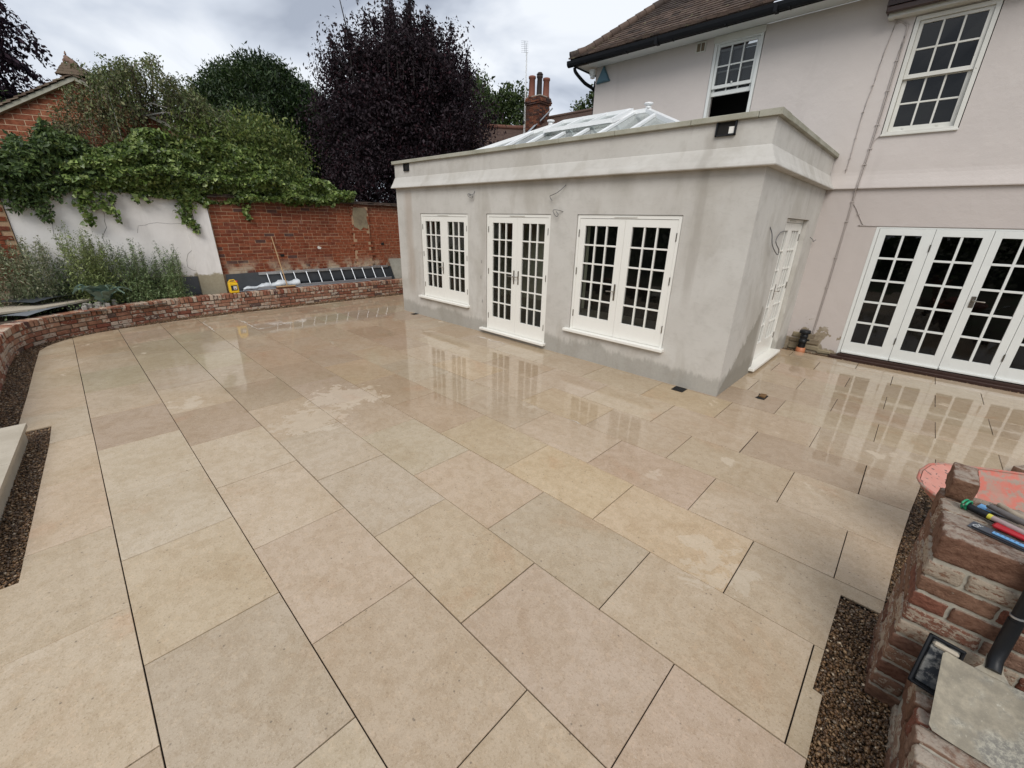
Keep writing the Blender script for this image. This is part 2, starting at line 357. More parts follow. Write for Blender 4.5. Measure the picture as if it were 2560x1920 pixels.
M['upvc'] = plain('white_powder_coat', (.82, .83, .83), .3, .03, 3, bump=.0)
M['chrome'] = plain('satin_chrome', (.34, .31, .27), .28, .1, 20, metal=1, bump=.05)
M['alu'] = plain('dull_aluminium', (.50, .52, .54), .42, .2, 14, metal=.85, bump=.1)
M['black'] = plain('black_plastic', (.010, .011, .013), .42, .3, 12, spec=.3, bump=.1)
M['gutter'] = plain('black_gutter_paint', (.007, .008, .010), .5, .35, 7, spec=.18, bump=.1)
M['dpm'] = plain('slate_grey_membrane', (.055, .062, .07), .42, .35, 5, bump=.4, fine=18)
M['dark'] = plain('interior_shade_black', (.010, .010, .010), .9)  # darkness of unlit rooms put into a near-black colour
M['wood_dark'] = plain('dark_wet_timber', (.045, .022, .016), .4, .4, 10, bump=.3)
M['wood'] = plain('broom_handle_wood', (.42, .27, .14), .6, .2, 12)
M['wood_old'] = plain('worn_tool_wood', (.33, .27, .2), .65, .4, 25, bump=.4)
M['wood_pink'] = plain('dusty_tool_handle', (.36, .27, .26), .65, .3, 25, bump=.3)
M['wood_grey'] = plain('dark_tool_handle', (.12, .105, .1), .55, .5, 25, bump=.3)
M['bristle'] = plain('brown_bristles', (.12, .045, .02), .9, .4, 60, bump=.8)
M['yellow'] = plain('yellow_plastic', (.80, .50, .015), .35, .08, 8)
M['label'] = plain('white_label', (.65, .65, .63), .5, .05)
M['labelk'] = plain('dark_label_print', (.02, .02, .025), .5)
M['labelr'] = plain('red_label_print', (.4, .04, .03), .5)
M['poly'] = plain('clouded_polythene', (.62, .66, .69), .25, .25, 7, bump=.3, fine=15)
M['red'] = plain('red_tool_plastic', (.42, .012, .02), .4, .15)
M['green'] = plain('green_tool_plastic', (.015, .28, .13), .4, .1)
M['blue'] = plain('blue_foam', (.15, .36, .62), .7, .15, 40, bump=.4)
M['tape'] = plain('yellow_tape', (.62, .55, .06), .5, .1)
M['greyplast'] = plain('dark_grey_steel', (.10, .11, .13), .4, .25, 30, metal=.4)
M['teal'] = plain('blue_grey_alarm_cover', (.075, .16, .21), .45, .15)
M['pot_dark'] = plain('sooty_pot', (.03, .02, .017), .8, .4, 9, bump=.3)
M['terracotta'] = plain('terracotta', (.20, .072, .045), .75, .25, 9, bump=.3)
M['inner'] = plain('foliage_shade_backing', (.012, .02, .008), .9, .4, 9, bump=.5)  # shade deep in the foliage put into a near-black green
M['greysheet'] = plain('pale_worn_membrane', (.17, .185, .20), .5, .3, 7, bump=.4, fine=15)
M['finial'] = plain('weathered_finial', (.20, .12, .09), .8, .3, 20, bump=.4)
M['orangepipe'] = plain('orange_clay_collar', (.45, .16, .07), .5, .2)
M['cable'] = plain('painted_cable', (.44, .39, .36), .6, .1)
M['cableg'] = plain('grey_cable', (.13, .13, .13), .6, .2)
M['lead'] = plain('lead_flashing', (.30, .33, .36), .5, .2, 8)
M['plaster'] = plain('bare_interior_plaster', (.55, .52, .42), .9, .15, 2)
M['floor_in'] = plain('dusty_interior_floor', (.16, .14, .11), .7, .25, 3)
M['blind'] = plain('white_roller_blind', (.40, .43, .44), .8, .05)
M['soil'] = mortar_mat('damp_soil', (.085, .065, .048))
M['rubble'] = mortar_mat('grey_rubble', (.30, .28, .25))
M['purple_twig'] = plain('dark_twig', (.02, .015, .015), .9)
M['bark'] = mortar_mat('bark', (.10, .08, .06))
M['birch_bark'] = mortar_mat('pale_birch_bark', (.42, .40, .37))
M['hole'] = plain('hole_shade_black', (.01, .009, .008), .9)  # near-black plates, the shade inside openings put into the colour
M['plaster_old'] = stone_mat('crumbled_render', (.3, .25, .16), (.17, .13, .09))
M['steel_dirty'] = None
def dirty(name, a, b, c3, metal=.3, rough=.5, sc_=18):
    g = G(name); n = g.noise(sc_, 6, .7, vec=g.tc.outputs['Object']); n2 = g.noise(sc_ * .3, 4, .6, vec=g.tc.outputs['Object'])
    c = g.mix(g.step(n, .42, .6), a, b); c = g.mix(g.math('MULTIPLY', g.step(n2, .45, .65), .8), c, c3)
    return g.fin(c, rough, n, .6, .003, .4, metal)
g = G('mortar_splashed_steel'); ob = g.tc.outputs['Object']; a_ = g.noise(9, 8, .75, ob); b_ = g.noise(60, 6, .8, ob); c_ = g.noise(5, 4, .6, ob)
c = g.mix(g.step(a_, .35, .68), (.21, .185, .14), (.36, .315, .235)); c = g.mix(g.math('MULTIPLY', g.step(c_, .48, .62), .7), c, g.mix(g.step(b_, .42, .6), (.12, .12, .115), (.36, .345, .285)))
c = g.mix(g.math('MULTIPLY', g.step(b_, .6, .68), .5), c, (.55, .52, .43)); M['steel_dirty'] = g.fin(c, .6, b_, .5, .002, .35, .1)
M['tubmortar'] = dirty('mortar_splashed_tub', (.02, .024, .03), (.34, .33, .3), (.03, .035, .04), 0, .5, 22)
M['barrow'] = dirty('salmon_barrow_tray', (.50, .14, .10), (.30, .235, .185), (.37, .215, .165), 0, .65, 22)
def barrow_end():
    g = G('salmon_tray_end_with_specks'); n = g.noise(12, 4, .6)
    c = g.mix(n, (.60, .33, .27), (.52, .17, .12)); v_ = g.noise(38, 3, .55); c = g.mix(g.step(v_, .62, .65), c, (.10, .085, .075))
    return g.fin(c, .5, v_, .3, .004)
M['barrow_end'] = barrow_end()
def gravel_mat(name='wet_gravel'):
    g = G(name); r = g.N('ShaderNodeVertexColor', layer_name='tint').outputs[0]
    c = g.mix(1., r, g.math('ADD', .7, g.math('MULTIPLY', g.noise(150, 3), .6)), 'MULTIPLY')
    return g.fin(c, .38, None, spec=.5)
M['gravel'] = gravel_mat()
M['gravel_base'] = mortar_mat('gravel_fines', (.045, .031, .019))
def roof_mat(name, pal):
    g = G(name); r = g.oi.outputs['Random']; c = g.ramp(r, [(i / (len(pal) - 1), q) for i, q in enumerate(pal)])
    n = g.noise(20, 5, .7); c = g.mix(g.step(n, .5, .7), c, g.mix(1., c, (.55, .52, .5), 'MULTIPLY'))
    c = g.mix(g.math('MULTIPLY', g.step(g.noise(9, 5, .7), .6, .68), .7), c, (.20, .19, .11))
    c = g.mix(g.math('MULTIPLY', g.step(g.noise(40, 4, .7), .66, .7), .6), c, (.34, .31, .24))
    return g.fin(c, .85, n, .6, .005, .3)
M['tile'] = roof_mat('brown_clay_tile', [(.075, .052, .042), (.105, .072, .056), (.055, .042, .036), (.13, .09, .07), (.085, .06, .048)])
M['tile2'] = roof_mat('lichened_gable_tile', [(.14, .10, .07), (.20, .15, .11), (.11, .075, .055), (.24, .19, .14)])
def roofband(name, a, b):
    g = G(name); n = g.noise(14, 5, .7, stretch=(1, 1, .3)); c = g.mix(n, a, b)
    c = g.mix(g.math('MULTIPLY', g.step(g.noise(3, 5, .6), .55, .75), .4), c, (.16, .13, .09)); return g.fin(c, .85, n, .5, .02, .3)
M['roof_far'] = roofband('far_brown_tiles', (.065, .042, .034), (.125, .078, .06)); M['ridge_far'] = roofband('far_orange_ridge', (.17, .07, .045), (.10, .05, .036))
def glass_mat(name, tint, gl=.9, rough=.02):
    g = G(name); t = g.t; tr = g.N('ShaderNodeBsdfTransparent', {0: (*tint, 1)}); gs = g.N('ShaderNodeBsdfGlossy', {0: (gl, gl, gl, 1), 'Roughness': rough})
    fr = g.N('ShaderNodeFresnel', {'IOR': 1.5}); mx_ = g.N('ShaderNodeMixShader', {0: fr.outputs[0], 1: tr.outputs[0], 2: gs.outputs[0]})
    t.links.new(mx_.outputs[0], t.nodes['Material Output'].inputs[0]); return g.m
M['glass'] = glass_mat('clear_pane_glass', (.72, .75, .70)); M['glass_dark'] = glass_mat('old_pane_glass', (.5, .52, .52)); 
def lantern_glass():
    g = G('frosted_roof_glass'); g.fin((.62, .66, .65), .1, None, spec=.6); t = g.t
    tr = g.N('ShaderNodeBsdfTransparent', {0: (.9, .95, .93, 1)}); mx_ = g.N('ShaderNodeMixShader', {0: .55, 1: g.b.outputs[0], 2: tr.outputs[0]})
    t.links.new(mx_.outputs[0], t.nodes['Material Output'].inputs[0]); return g.m
M['glass_roof'] = lantern_glass()
def leaf_mat(name, gloss=.45, trans=.25, spec=.35):
    g = G(name); c = g.N('ShaderNodeVertexColor', layer_name='tint').outputs[0]
    t = g.t; tl = g.N('ShaderNodeBsdfTranslucent', {0: c}); g.fin(c, gloss, None, spec=spec)
    mx_ = g.N('ShaderNodeMixShader', {0: trans, 1: g.b.outputs[0], 2: tl.outputs[0]}); t.links.new(mx_.outputs[0], t.nodes['Material Output'].inputs[0]); return g.m
M['leaf'] = leaf_mat('foliage'); M['leafg'] = leaf_mat('glossy_foliage', .32, .2); M['leafp'] = leaf_mat('dull_purple_foliage', .6, .2, .12)

# ------------------------------------------------------------------ leaf clouds
def lump(P, s, seed=0):
    r_ = np.random.RandomState(seed + 100); o = np.zeros(len(P))
    for k in range(6):
        d = r_.normal(size=3); d /= np.linalg.norm(d); o += np.sin(P @ d * s * (1 + .55 * k) + r_.rand() * 6.28) / (1 + .4 * k)
    return o / 3
def leafmesh(name, P, size, cols, m, parent=None, aspect=.5, up=None, shape='leaf', droop=0., kind=None, label=None, face=None, jit=.35):
    """one joined mesh of folded leaves at points P; cols = list of linear colours"""
    n = len(P); P = np.asarray(P, float)
    d = rs.normal(size=(n, 3)); d[:, 2] -= droop * 1.6
    if up is not None: d += np.array(up) * 1.0
    d /= np.linalg.norm(d, axis=1)[:, None]
    nn = rs.normal(size=(n, 3)); nn[:, 2] += .9
    if face is not None: nn += np.array(face)
    s = np.cross(d, nn); s /= (np.linalg.norm(s, axis=1)[:, None] + 1e-9); nn = np.cross(s, d)
    L = (size * (1 + jit * rs.normal(size=n)).clip(.45, 1.8))[:, None]; Wd = L * aspect
    if shape == 'leaf':
        pts = [(0, 0, 0), (.5, .5, .12), (1, 0, 0), (.5, -.5, .12)]; fc = [(0, 1, 2), (0, 2, 3)]
    elif shape == 'ivy':
        pts = [(0, 0, 0), (.12, .62, .1), (.55, .40, .04), (1, 0, -.06), (.55, -.40, .04), (.12, -.62, .1)]; fc = [(0, 1, 2), (0, 2, 3), (0, 3, 4), (0, 4, 5)]
    elif shape == 'strap':
        pts = [(0, 0, 0), (.6, .5, .05), (1, 0, 0), (.6, -.5, .05)]; fc = [(0, 1, 2), (0, 2, 3)]
    k = len(pts); V = np.zeros((n, k, 3))
    for i, (a, b, c) in enumerate(pts): V[:, i] = P + d * L * a + s * Wd * b + nn * L * c
    F = (np.arange(n)[:, None, None] * k + np.array(fc)[None]).reshape(-1, 3)
    me = bpy.data.meshes.new(name); c0 = P.mean(0); c0[2] = P[:, 2].min(); V = V.reshape(-1, 3) - c0
    me.vertices.add(len(V)); me.vertices.foreach_set('co', V.ravel()); me.loops.add(F.size); me.loops.foreach_set('vertex_index', F.ravel().astype(np.int32))
    me.polygons.add(len(F)); me.polygons.foreach_set('loop_start', np.arange(0, F.size, 3, dtype=np.int32)); me.polygons.foreach_set('loop_total', np.full(len(F), 3, dtype=np.int32))
    me.update(calc_edges=True)
    C = np.array(cols); ci = (lump(P, 2.2, 5) * .35 + .5 + rs.normal(size=n) * .28).clip(0, .999) * len(C)
    col = C[ci.astype(int)] * (1 + .18 * rs.normal(size=n)).clip(.55, 1.5)[:, None]
    at = me.color_attributes.new('tint', 'FLOAT_COLOR', 'POINT'); at.data.foreach_set('color', np.repeat(np.c_[col.clip(0, 1), np.ones(n)], k, axis=0).ravel())
    me.materials.append(m)
    o = put(name, me, tuple(c0), parent)
    if kind: o['kind'] = kind
    return o
def crown_pts(n, c, r, clumps, cr_=.28, seed=1, shell=.55, top_spikes=0, flat=None):
    r_ = np.random.RandomState(seed); out_ = []
    K = r_.normal(size=(clumps, 3)); K /= np.linalg.norm(K, axis=1)[:, None]
    rad = (shell + (1 - shell) * r_.rand(clumps)) ; rad *= 1 + .12 * lump(K, 3.5, seed)
    K = K * rad[:, None]
    K[:, 2] = np.where(K[:, 2] < -.75, -.75, K[:, 2])
    K = K * np.array(r) + np.array(c)
    if top_spikes:
        T = r_.normal(size=(top_spikes, 3)) * np.array(r) * np.array([.62, .62, .1]) + np.array(c); T[:, 2] = c[2] + r[2] * (1.0 - .5 * ((T[:, 0] - c[0])**2 + (T[:, 1] - c[1])**2) / (r[0]**2)) 
        for t in T:
            h = r_.uniform(.5, 1.3); m_2 = int(150 * h); q = r_.rand(m_2); out_.append(t + np.c_[r_.normal(size=m_2) * .09 * (1.3 - q), r_.normal(size=m_2) * .09 * (1.3 - q), q * h - .5 * h])
    idx = r_.randint(0, clumps, n); cs = r_.uniform(.6, 1.35, clumps) * cr_
    out_.append(K[idx] + r_.normal(size=(n, 3)).clip(-1.7, 1.7) * cs[idx][:, None] * np.array([1, 1, .75]))
    return np.concatenate(out_), K
def trunk(parent, base, top, r0, K=None, nb=10, m=None, seed=3):
    r_ = random.Random(seed); b = MB(); base = Vector(base); top = Vector(top)
    path = [base.lerp(top, t) + Vector((r_.uniform(-.06, .06), r_.uniform(-.06, .06), 0)) * (t * 3) for t in (0, .25, .5, .75, 1)]
    b.tube(path, [r0, r0 * .8, r0 * .6, r0 * .4, r0 * .15], 8)
    o = b.build('trunk', m or M['bark'], parent)
    if K is not None:
        for i in range(nb):
            k = Vector(K[r_.randrange(len(K))]); t = r_.uniform(.3, .85); s = base.lerp(top, t); mid = s.lerp(k, .5) + Vector((0, 0, .2))
            b = MB(); b.tube([s, mid, k], [r0 * .35, r0 * .22, r0 * .07], 5); b.build('limb', m or M['bark'], parent)

# ================================================================== SETTING
b = MB(); b.add([(-400, -400, -.06), (400, -400, -.06), (400, 400, -.06), (-400, 400, -.06)], [(0, 1, 2, 3)])
g_ = G('rough_ground'); M['ground'] = g_.fin(g_.mix(g_.step(g_.noise(.6, 5), .4, .6), (.06, .075, .03), (.09, .07, .045)), .95, g_.noise(9, 5), .6, .03)
props(b.build('ground', M['ground']), kind='structure')

PATIO = [(-9.08, 3.3), (-9.08, -3.6), (-8.97, -4.32), (-8.86, -4.92), (-8.74, -5.28), (-8.58, -5.53), (-8.44, -5.66), (-8.28, -5.77), (-8.1, -5.86), (-7.9, -5.92), (-6.89, -5.96), (-5.64, -6.0), (-4.66, -6.04),
         (-4.375, -6.04), (-4.375, -5.815), (-3.94, -5.83), (-2.75, -5.905), (-1.81, -5.965), (-1.81, -7.6), (1.65, -7.6), (1.65, -3.395), (1.612, -3.39), (1.625, -2.63), (1.812, -2.63), (1.845, -1.91), (1.89, -1.29),
         (1.93, -.87), (1.975, -.35), (2.3, -.3), (5.2, -.3), (5.2, 3.27), (0., 3.27), (0., 0.), (-7.15, 0.), (-7.15, 3.3)]
PATIO = PATIO[::-1]
def clip(poly, x0, y0, x1, y1):
    for ax, val, sg in ((0, x0, 1), (0, x1, -1), (1, y0, 1), (1, y1, -1)):
        o = []; n = len(poly)
        for i in range(n):
            a, b_ = poly[i], poly[(i + 1) % n]; da = (a[ax] - val) * sg; db = (b_[ax] - val) * sg
            if da >= 0: o.append(a)
            if (da >= 0) != (db >= 0):
                t = da / (da - db); o.append((a[0] + (b_[0] - a[0]) * t, a[1] + (b_[1] - a[1]) * t))
        poly = o
        if len(poly) < 3: return []
    q = []
    for p in poly:
        if not q or (abs(p[0] - q[-1][0]) + abs(p[1] - q[-1][1])) > 1e-4: q.append(p)
    if len(q) > 1 and abs(q[0][0] - q[-1][0]) + abs(q[0][1] - q[-1][1]) < 1e-4: q.pop()
    return q
def area(p): return abs(sum(p[i][0] * p[(i + 1) % len(p)][1] - p[(i + 1) % len(p)][0] * p[i][1] for i in range(len(p))) / 2)
b = MB(); b.prism(PATIO[::-1], -.058, -.0095)
g = G('joint_filler'); M['joint'] = g.fin(g.mix(g.step(g.noise(1.3, 6, .7), .58, .68), (.016, .012, .009), (.26, .22, .17)), .9, None)
patio = props(b.build('patio', M['joint']), kind='structure')
SC = {'y': (.545, .425, .28), 'g': (.49, .41, .285), 'p': (.52, .405, .295), 'd': (.445, .345, .243), 'o': (.495, .38, .258), 'l': (.54, .44, .322), 'b': (.52, .417, .295), 'k': (.50, .40, .288)}
SO = {(-1.19, -2.8): 'y', (-.28, -2.8): 'y', (.62, -2.8): 'y', (1.5, -2.8): 'k', (.17, -3.4): 'g', (-1.64, -3.4): 'g', (-.73, -3.4): 'p', (1.08, -3.4): 'b', (-2.55, -3.4): 'p', (-3.45, -3.4): 'p', (-4.35, -3.4): 'd', (-5.3, -3.4): 'p',
      (-3.0, -4.0): 'b', (-3.94, -4.0): 'd', (-4.85, -4.0): 'l', (.64, -4.0): 'p', (-.26, -4.0): 'b', (-1.17, -4.0): 'l', (-2.1, -4.0): 'l', (-3.45, -4.6): 'd', (.19, -4.6): 'k', (-.7, -4.6): 'k', (-1.6, -4.6): 'l', (-2.5, -4.6): 'l', (-5.2, -4.6): 'k',
      (-3.88, -5.2): 'd', (-2.96, -5.2): 'l', (-2.05, -5.2): 'l', (-1.14, -5.2): 'b', (-.22, -5.2): 'k', (-4.8, -5.2): 'k', (-3.02, -2.8): 'o', (-3.9, -2.8): 'y', (-1.67, -2.2): 'k', (-.76, -2.2): 'p', (.15, -2.2): 'p', (1.06, -2.2): 'b', (-2.6, -2.2): 'b',
      (-1.22, -1.6): 'o', (-2.13, -1.6): 'k', (-3.04, -1.6): 'y', (-.3, -1.6): 'k', (.6, -1.6): 'b', (-.78, -1.0): 'l', (.13, -1.0): 'p', (1.04, -1.0): 'd', (-.35, -.35): 'y', (.57, -.35): 'p', (-1.25, -.35): 'b', (-7.9, -5.2): 'o', (-6.9, -5.2): 'k', (-7.9, -4.6): 'p', (-6.1, -4.0): 'k'}
def slabcol(x, y):
    k = None
    for (a, c), v_ in SO.items():
        if abs(a - x) < .3 and abs(c - y) < .3: k = v_
    if k is None: k = rnd.choice('bbblkkplbdo' if x > -5.5 else 'bkbogkdb')
    f = rnd.uniform(.95, 1.05); c = SC[k]; t_ = (.955, .945, .95); return tuple(q * f * u_ * (1 + rnd.uniform(-.015, .015)) for q, u_ in zip(c, t_))
ys = [-8.0, -7.38, -6.77, -6.155, -5.54, -4.94, -4.335, -3.735, -3.12, -2.51, -1.905, -1.29, -.66, -.03, .56, 1.13, 1.72, 2.30, 2.86, 3.45]
for i in range(len(ys) - 1):
    y0, y1 = ys[i], ys[i + 1]
    # course below -5.54 has joints at -0.25+k, next at +0.22+k, alternating
    ph = (-.25 if (i % 2 == 1) else .21); P_ = .9115
    if i in (6,): ph = .185
    k0 = int((-9.6 - ph) / P_) - 1
    for k in range(k0, k0 + 20):
        x0 = ph + k * P_; x1 = x0 + P_
        gx = rnd.uniform(.0018, .0036); gy = rnd.uniform(.0022, .0034)
        p = clip(PATIO[::-1] if False else PATIO, x0 + gx, y0 + gy, x1 - gx, y1 - gy)
        if len(p) < 3 or area(p) < .004: continue
        s_ = sum(p[j][0] * p[(j + 1) % len(p)][1] - p[(j + 1) % len(p)][0] * p[j][1] for j in range(len(p)))
        if s_ < 0: p = p[::-1]
        cxm = sum(q[0] for q in p) / len(p); cym = sum(q[1] for q in p) / len(p)
        ins = .0022; dz = rnd.uniform(-.0012, .0012); n = len(p)
        inner = [(q[0] + (cxm - q[0]) * ins / max(.1, math.hypot(cxm - q[0], cym - q[1])), q[1] + (cym - q[1]) * ins / max(.1, math.hypot(cxm - q[0], cym - q[1]))) for q in p]
        tx, ty = rnd.uniform(-.0016, .0016), rnd.uniform(-.0016, .0016)
        zt = lambda q: dz + (q[0] - cxm) * tx + (q[1] - cym) * ty
        b = MB()
        b.add([(q[0], q[1], -.0094) for q in p] + [(q[0], q[1], zt(q) - .002) for q in p] + [(q[0], q[1], zt(q)) for q in inner],
              [tuple(reversed(range(n))), tuple(range(2 * n, 3 * n))] + [(j, (j + 1) % n, n + (j + 1) % n, n + j) for j in range(n)] + [(n + j, n + (j + 1) % n, 2 * n + (j + 1) % n, 2 * n + j) for j in range(n)])
        o = b.build('paving_slab', M['slab'], patio)
        o.color = (*slabcol((x0 + x1) / 2, (y0 + y1) / 2), 1)

# gravel strips -------------------------------------------------------------
def inside(px, py, poly):
    c = np.zeros(len(px), bool); n = len(poly)
    for i in range(n):
        x1_, y1_ = poly[i]; x2_, y2_ = poly[(i + 1) % n]
        cond = (y1_ > py) != (y2_ > py)
        xi = (x2_ - x1_) * (py - y1_) / (y2_ - y1_ + 1e-12) + x1_; c ^= cond & (px < xi)
    return c
def pebbles(name, regions, label):
    Vt = []; Ft = []; Ct = []; nb = 0
    oc = np.array([(1, 0, 0), (0, 1, 0), (-1, 0, 0), (0, -1, 0), (0, 0, 1), (0, 0, -1)], float); of = np.array([(0, 1, 4), (1, 2, 4), (2, 3, 4), (3, 0, 4), (1, 0, 5), (2, 1, 5), (3, 2, 5), (0, 3, 5)])
    for (x0, y0, x1, y1, n, r) in regions:
        px = rs.uniform(x0, x1, n); py = rs.uniform(y0, y1, n); k = ~inside(px, py, PATIO); px, py = px[k], py[k]; n = len(px)
        pz = rs.uniform(-.035, -.012, n); R_ = r * np.exp(rs.normal(size=n) * .35).clip(.45, 2.2)
        a = rs.uniform(0, 6.28, n); q = oc[None] * np.stack([R_ * rs.uniform(.8, 1.3, n), R_ * rs.uniform(.6, 1., n), R_ * rs.uniform(.4, .75, n)], 1)[:, None, :]
        q = q + rs.normal(size=q.shape) * r * .12
        ca, sa = np.cos(a)[:, None], np.sin(a)[:, None]
        X = q[..., 0] * ca - q[..., 1] * sa; Y = q[..., 0] * sa + q[..., 1] * ca; Z = q[..., 2] + X * rs.uniform(-.4, .4, n)[:, None]
        V = np.stack([X + px[:, None], Y + py[:, None], Z + pz[:, None]], 2)
        Vt.append(V.reshape(-1, 3)); Ft.append((np.arange(n)[:, None, None] * 6 + of[None]).reshape(-1, 3) + nb); nb += n * 6
        pal = np.array([(.14, .075, .034), (.20, .115, .054), (.075, .042, .022), (.28, .175, .09), (.10, .065, .04), (.17, .125, .085), (.44, .34, .23)])
        ci = rs.choice(7, n, p=[.25, .22, .2, .12, .1, .07, .04]); c = pal[ci] * rs.uniform(.7, 1.35, n)[:, None]
        Ct.append(np.repeat(np.c_[c, np.ones(n)], 6, 0))
    V = np.concatenate(Vt); F = np.concatenate(Ft); C = np.concatenate(Ct); me = bpy.data.meshes.new(name)
    me.vertices.add(len(V)); me.vertices.foreach_set('co', V.ravel()); me.loops.add(F.size); me.loops.foreach_set('vertex_index', F.ravel().astype(np.int32))
    me.polygons.add(len(F)); me.polygons.foreach_set('loop_start', np.arange(0, F.size, 3, dtype=np.int32)); me.polygons.foreach_set('loop_total', np.full(len(F), 3, dtype=np.int32))
    me.polygons.foreach_set('use_smooth', np.ones(len(F), bool)); me.update(calc_edges=True)
    me.color_attributes.new('tint', 'FLOAT_COLOR', 'POINT').data.foreach_set('color', C.ravel()); me.materials.append(M['gravel'])
    o = put(name, me, (0, 0, 0)); return props(o, label, 'gravel', kind='stuff')
b = MB(); b.add([(-9.6, -7.2, -.03), (2.6, -7.2, -.03), (2.6, -.1, -.03), (-9.6, -.1, -.03)], [(0, 1, 2, 3)])
b.add([(-9.6, -.1, -.03), (-9.0, -.1, -.03), (-9.0, 3.4, -.03), (-9.6, 3.4, -.03)], [(0, 1, 2, 3)]); b.add([(0, 3.2, -.03), (5, 3.2, -.03), (5, 3.49, -.03), (0, 3.49, -.03)], [(0, 1, 2, 3)])
props(b.build('gravel_bed', M['gravel_base']), kind='structure')
pebbles('gravel', [(1.6, -4.3, 1.96, -.3, 38000, .0068), (1.95, -2.75, 2.5, -.32, 5000, .01), (-4.6, -6.08, -1.75, -5.75, 17000, .0075), (-9.5, -6.3, -8.1, -3.4, 16000, .0095), (-9.52, -3.5, -9.05, 3., 8000, .011),
                    (-8.1, -6.3, -4.0, -5.88, 14000, .009), (-1.85, -6.1, -1.7, -5.9, 300, .0075), (0, 3.25, 3.4, 3.47, 4000, .009)], 'wet brown pea gravel filling the drainage strips round the paving')

# raised bed soil -------------------------------------------------------------
b = MB(); nx, ny = 16, 40
for i in range(nx + 1):
    for j in range(ny + 1):
        x = -10.0 + (i / nx) * 1.9; y = -6.35 + (j / ny) * 9.0
        b.v.append((x, y, .33 + .03 * math.sin(x * 5 + y * 3) + rnd.uniform(-.012, .012)))
for i in range(nx):
    for j in range(ny):
        a = i * (ny + 1) + j; yy = b.v[a][1]; xx = b.v[a][0]
        lim = -9.62 if yy > -3.6 else (-9.62 + (-3.6 - yy) * .40)
        if xx < lim - .02 and yy < 2.4: b.f.append((a, a + ny + 1, a + ny + 2, a + 1)); b.sm.append(True); b.mi.append(0)
props(b.build('soil', M['soil']), kind='structure')

# ================================================================== BRICKWORK
def brick_meshes(name, m, L, D_, H, nvar=6, bev=.006, jit=.0022, sub=0):
    out_ = []
    for k in range(nvar):
        b = MB()
        if not sub: b.add(*chamfer_box(-L / 2, -D_ / 2, 0, L / 2, D_ / 2, H, bev, jit, rnd))
        else:
            ED = .005
            def cuts(q):
                k_ = max(2, int(q / sub)); return [0, ED] + [ED + (q - 2 * ED) * i / k_ for i in range(1, k_)] + [q - ED, q]
            CX, CY, CZ = cuts(L), cuts(D_), cuts(H); nx_, ny_, nz_ = len(CX) - 1, len(CY) - 1, len(CZ) - 1
            sd_ = rnd.uniform(0, 99); hole = [(rnd.uniform(0, L), rnd.uniform(0, D_), rnd.uniform(0, H), rnd.uniform(.010, .032)) for _ in range(9)]
            V = {}; vs_ = []
            def vid(i, j, k_):
                if (i, j, k_) not in V:
                    x, y, z = -L / 2 + CX[i], -D_ / 2 + CY[j], CZ[k_]
                    ex = [min(i, nx_ - i) == 0, min(j, ny_ - j) == 0, min(k_, nz_ - k_) == 0]; ne = sum(ex)
                    if ne >= 2:
                        s_ = (.0018 if ne == 2 else .003) * rnd.uniform(.2, 2.6)
                        if ex[0]: x -= math.copysign(s_, x)
                        if ex[1]: y -= math.copysign(s_, y)
                        if ex[2]: z += s_ if k_ == 0 else -s_
                    V[(i, j, k_)] = len(vs_)
                    w1 = math.sin(x * 61 + sd_ + z * 37) + math.sin(y * 83 + z * 91 + sd_ * 2); w2 = math.sin(x * 97 + y * 71 + sd_ * 3) + math.sin(z * 120 + x * 43)
                    dd = .0022 * w1; px_, py_, pz_ = (x - .0 if not ex[0] else x + math.copysign(dd, x)), (y + math.copysign(.0018 * w2, y) if ex[1] else y), (z + (.0013 * w1 if k_ else 0))
                    for (hx, hy, hz, hr) in hole:
                        q_ = math.sqrt((x + L / 2 - hx) ** 2 + (y + D_ / 2 - hy) ** 2 + (z - hz) ** 2)
                        if q_ < hr: f_ = .10 * (1 - q_ / hr); px_ *= 1 - f_ * (1 if ex[0] else 0) * .5; py_ *= 1 - f_ * (1 if ex[1] else 0)
                    vs_.append((px_ + rnd.uniform(-1, 1) * .0009, py_ + rnd.uniform(-1, 1) * .0009, pz_ + rnd.uniform(-1, 1) * .0007))
                return V[(i, j, k_)]
            fs = []
            for i in range(nx_):
                for j in range(ny_):
                    fs += [(vid(i, j, 0), vid(i, j + 1, 0), vid(i + 1, j + 1, 0), vid(i + 1, j, 0)), (vid(i, j, nz_), vid(i + 1, j, nz_), vid(i + 1, j + 1, nz_), vid(i, j + 1, nz_))]
            for i in range(nx_):
                for k_ in range(nz_):
                    fs += [(vid(i, 0, k_), vid(i + 1, 0, k_), vid(i + 1, 0, k_ + 1), vid(i, 0, k_ + 1)), (vid(i, ny_, k_), vid(i, ny_, k_ + 1), vid(i + 1, ny_, k_ + 1), vid(i + 1, ny_, k_))]
            for j in range(ny_):
                for k_ in range(nz_):
                    fs += [(vid(0, j, k_), vid(0, j, k_ + 1), vid(0, j + 1, k_ + 1), vid(0, j + 1, k_)), (vid(nx_, j, k_), vid(nx_, j + 1, k_), vid(nx_, j + 1, k_ + 1), vid(nx_, j, k_ + 1))]
            b.add(vs_, fs, True)
        out_.append(b.mesh(name, m))
    return out_
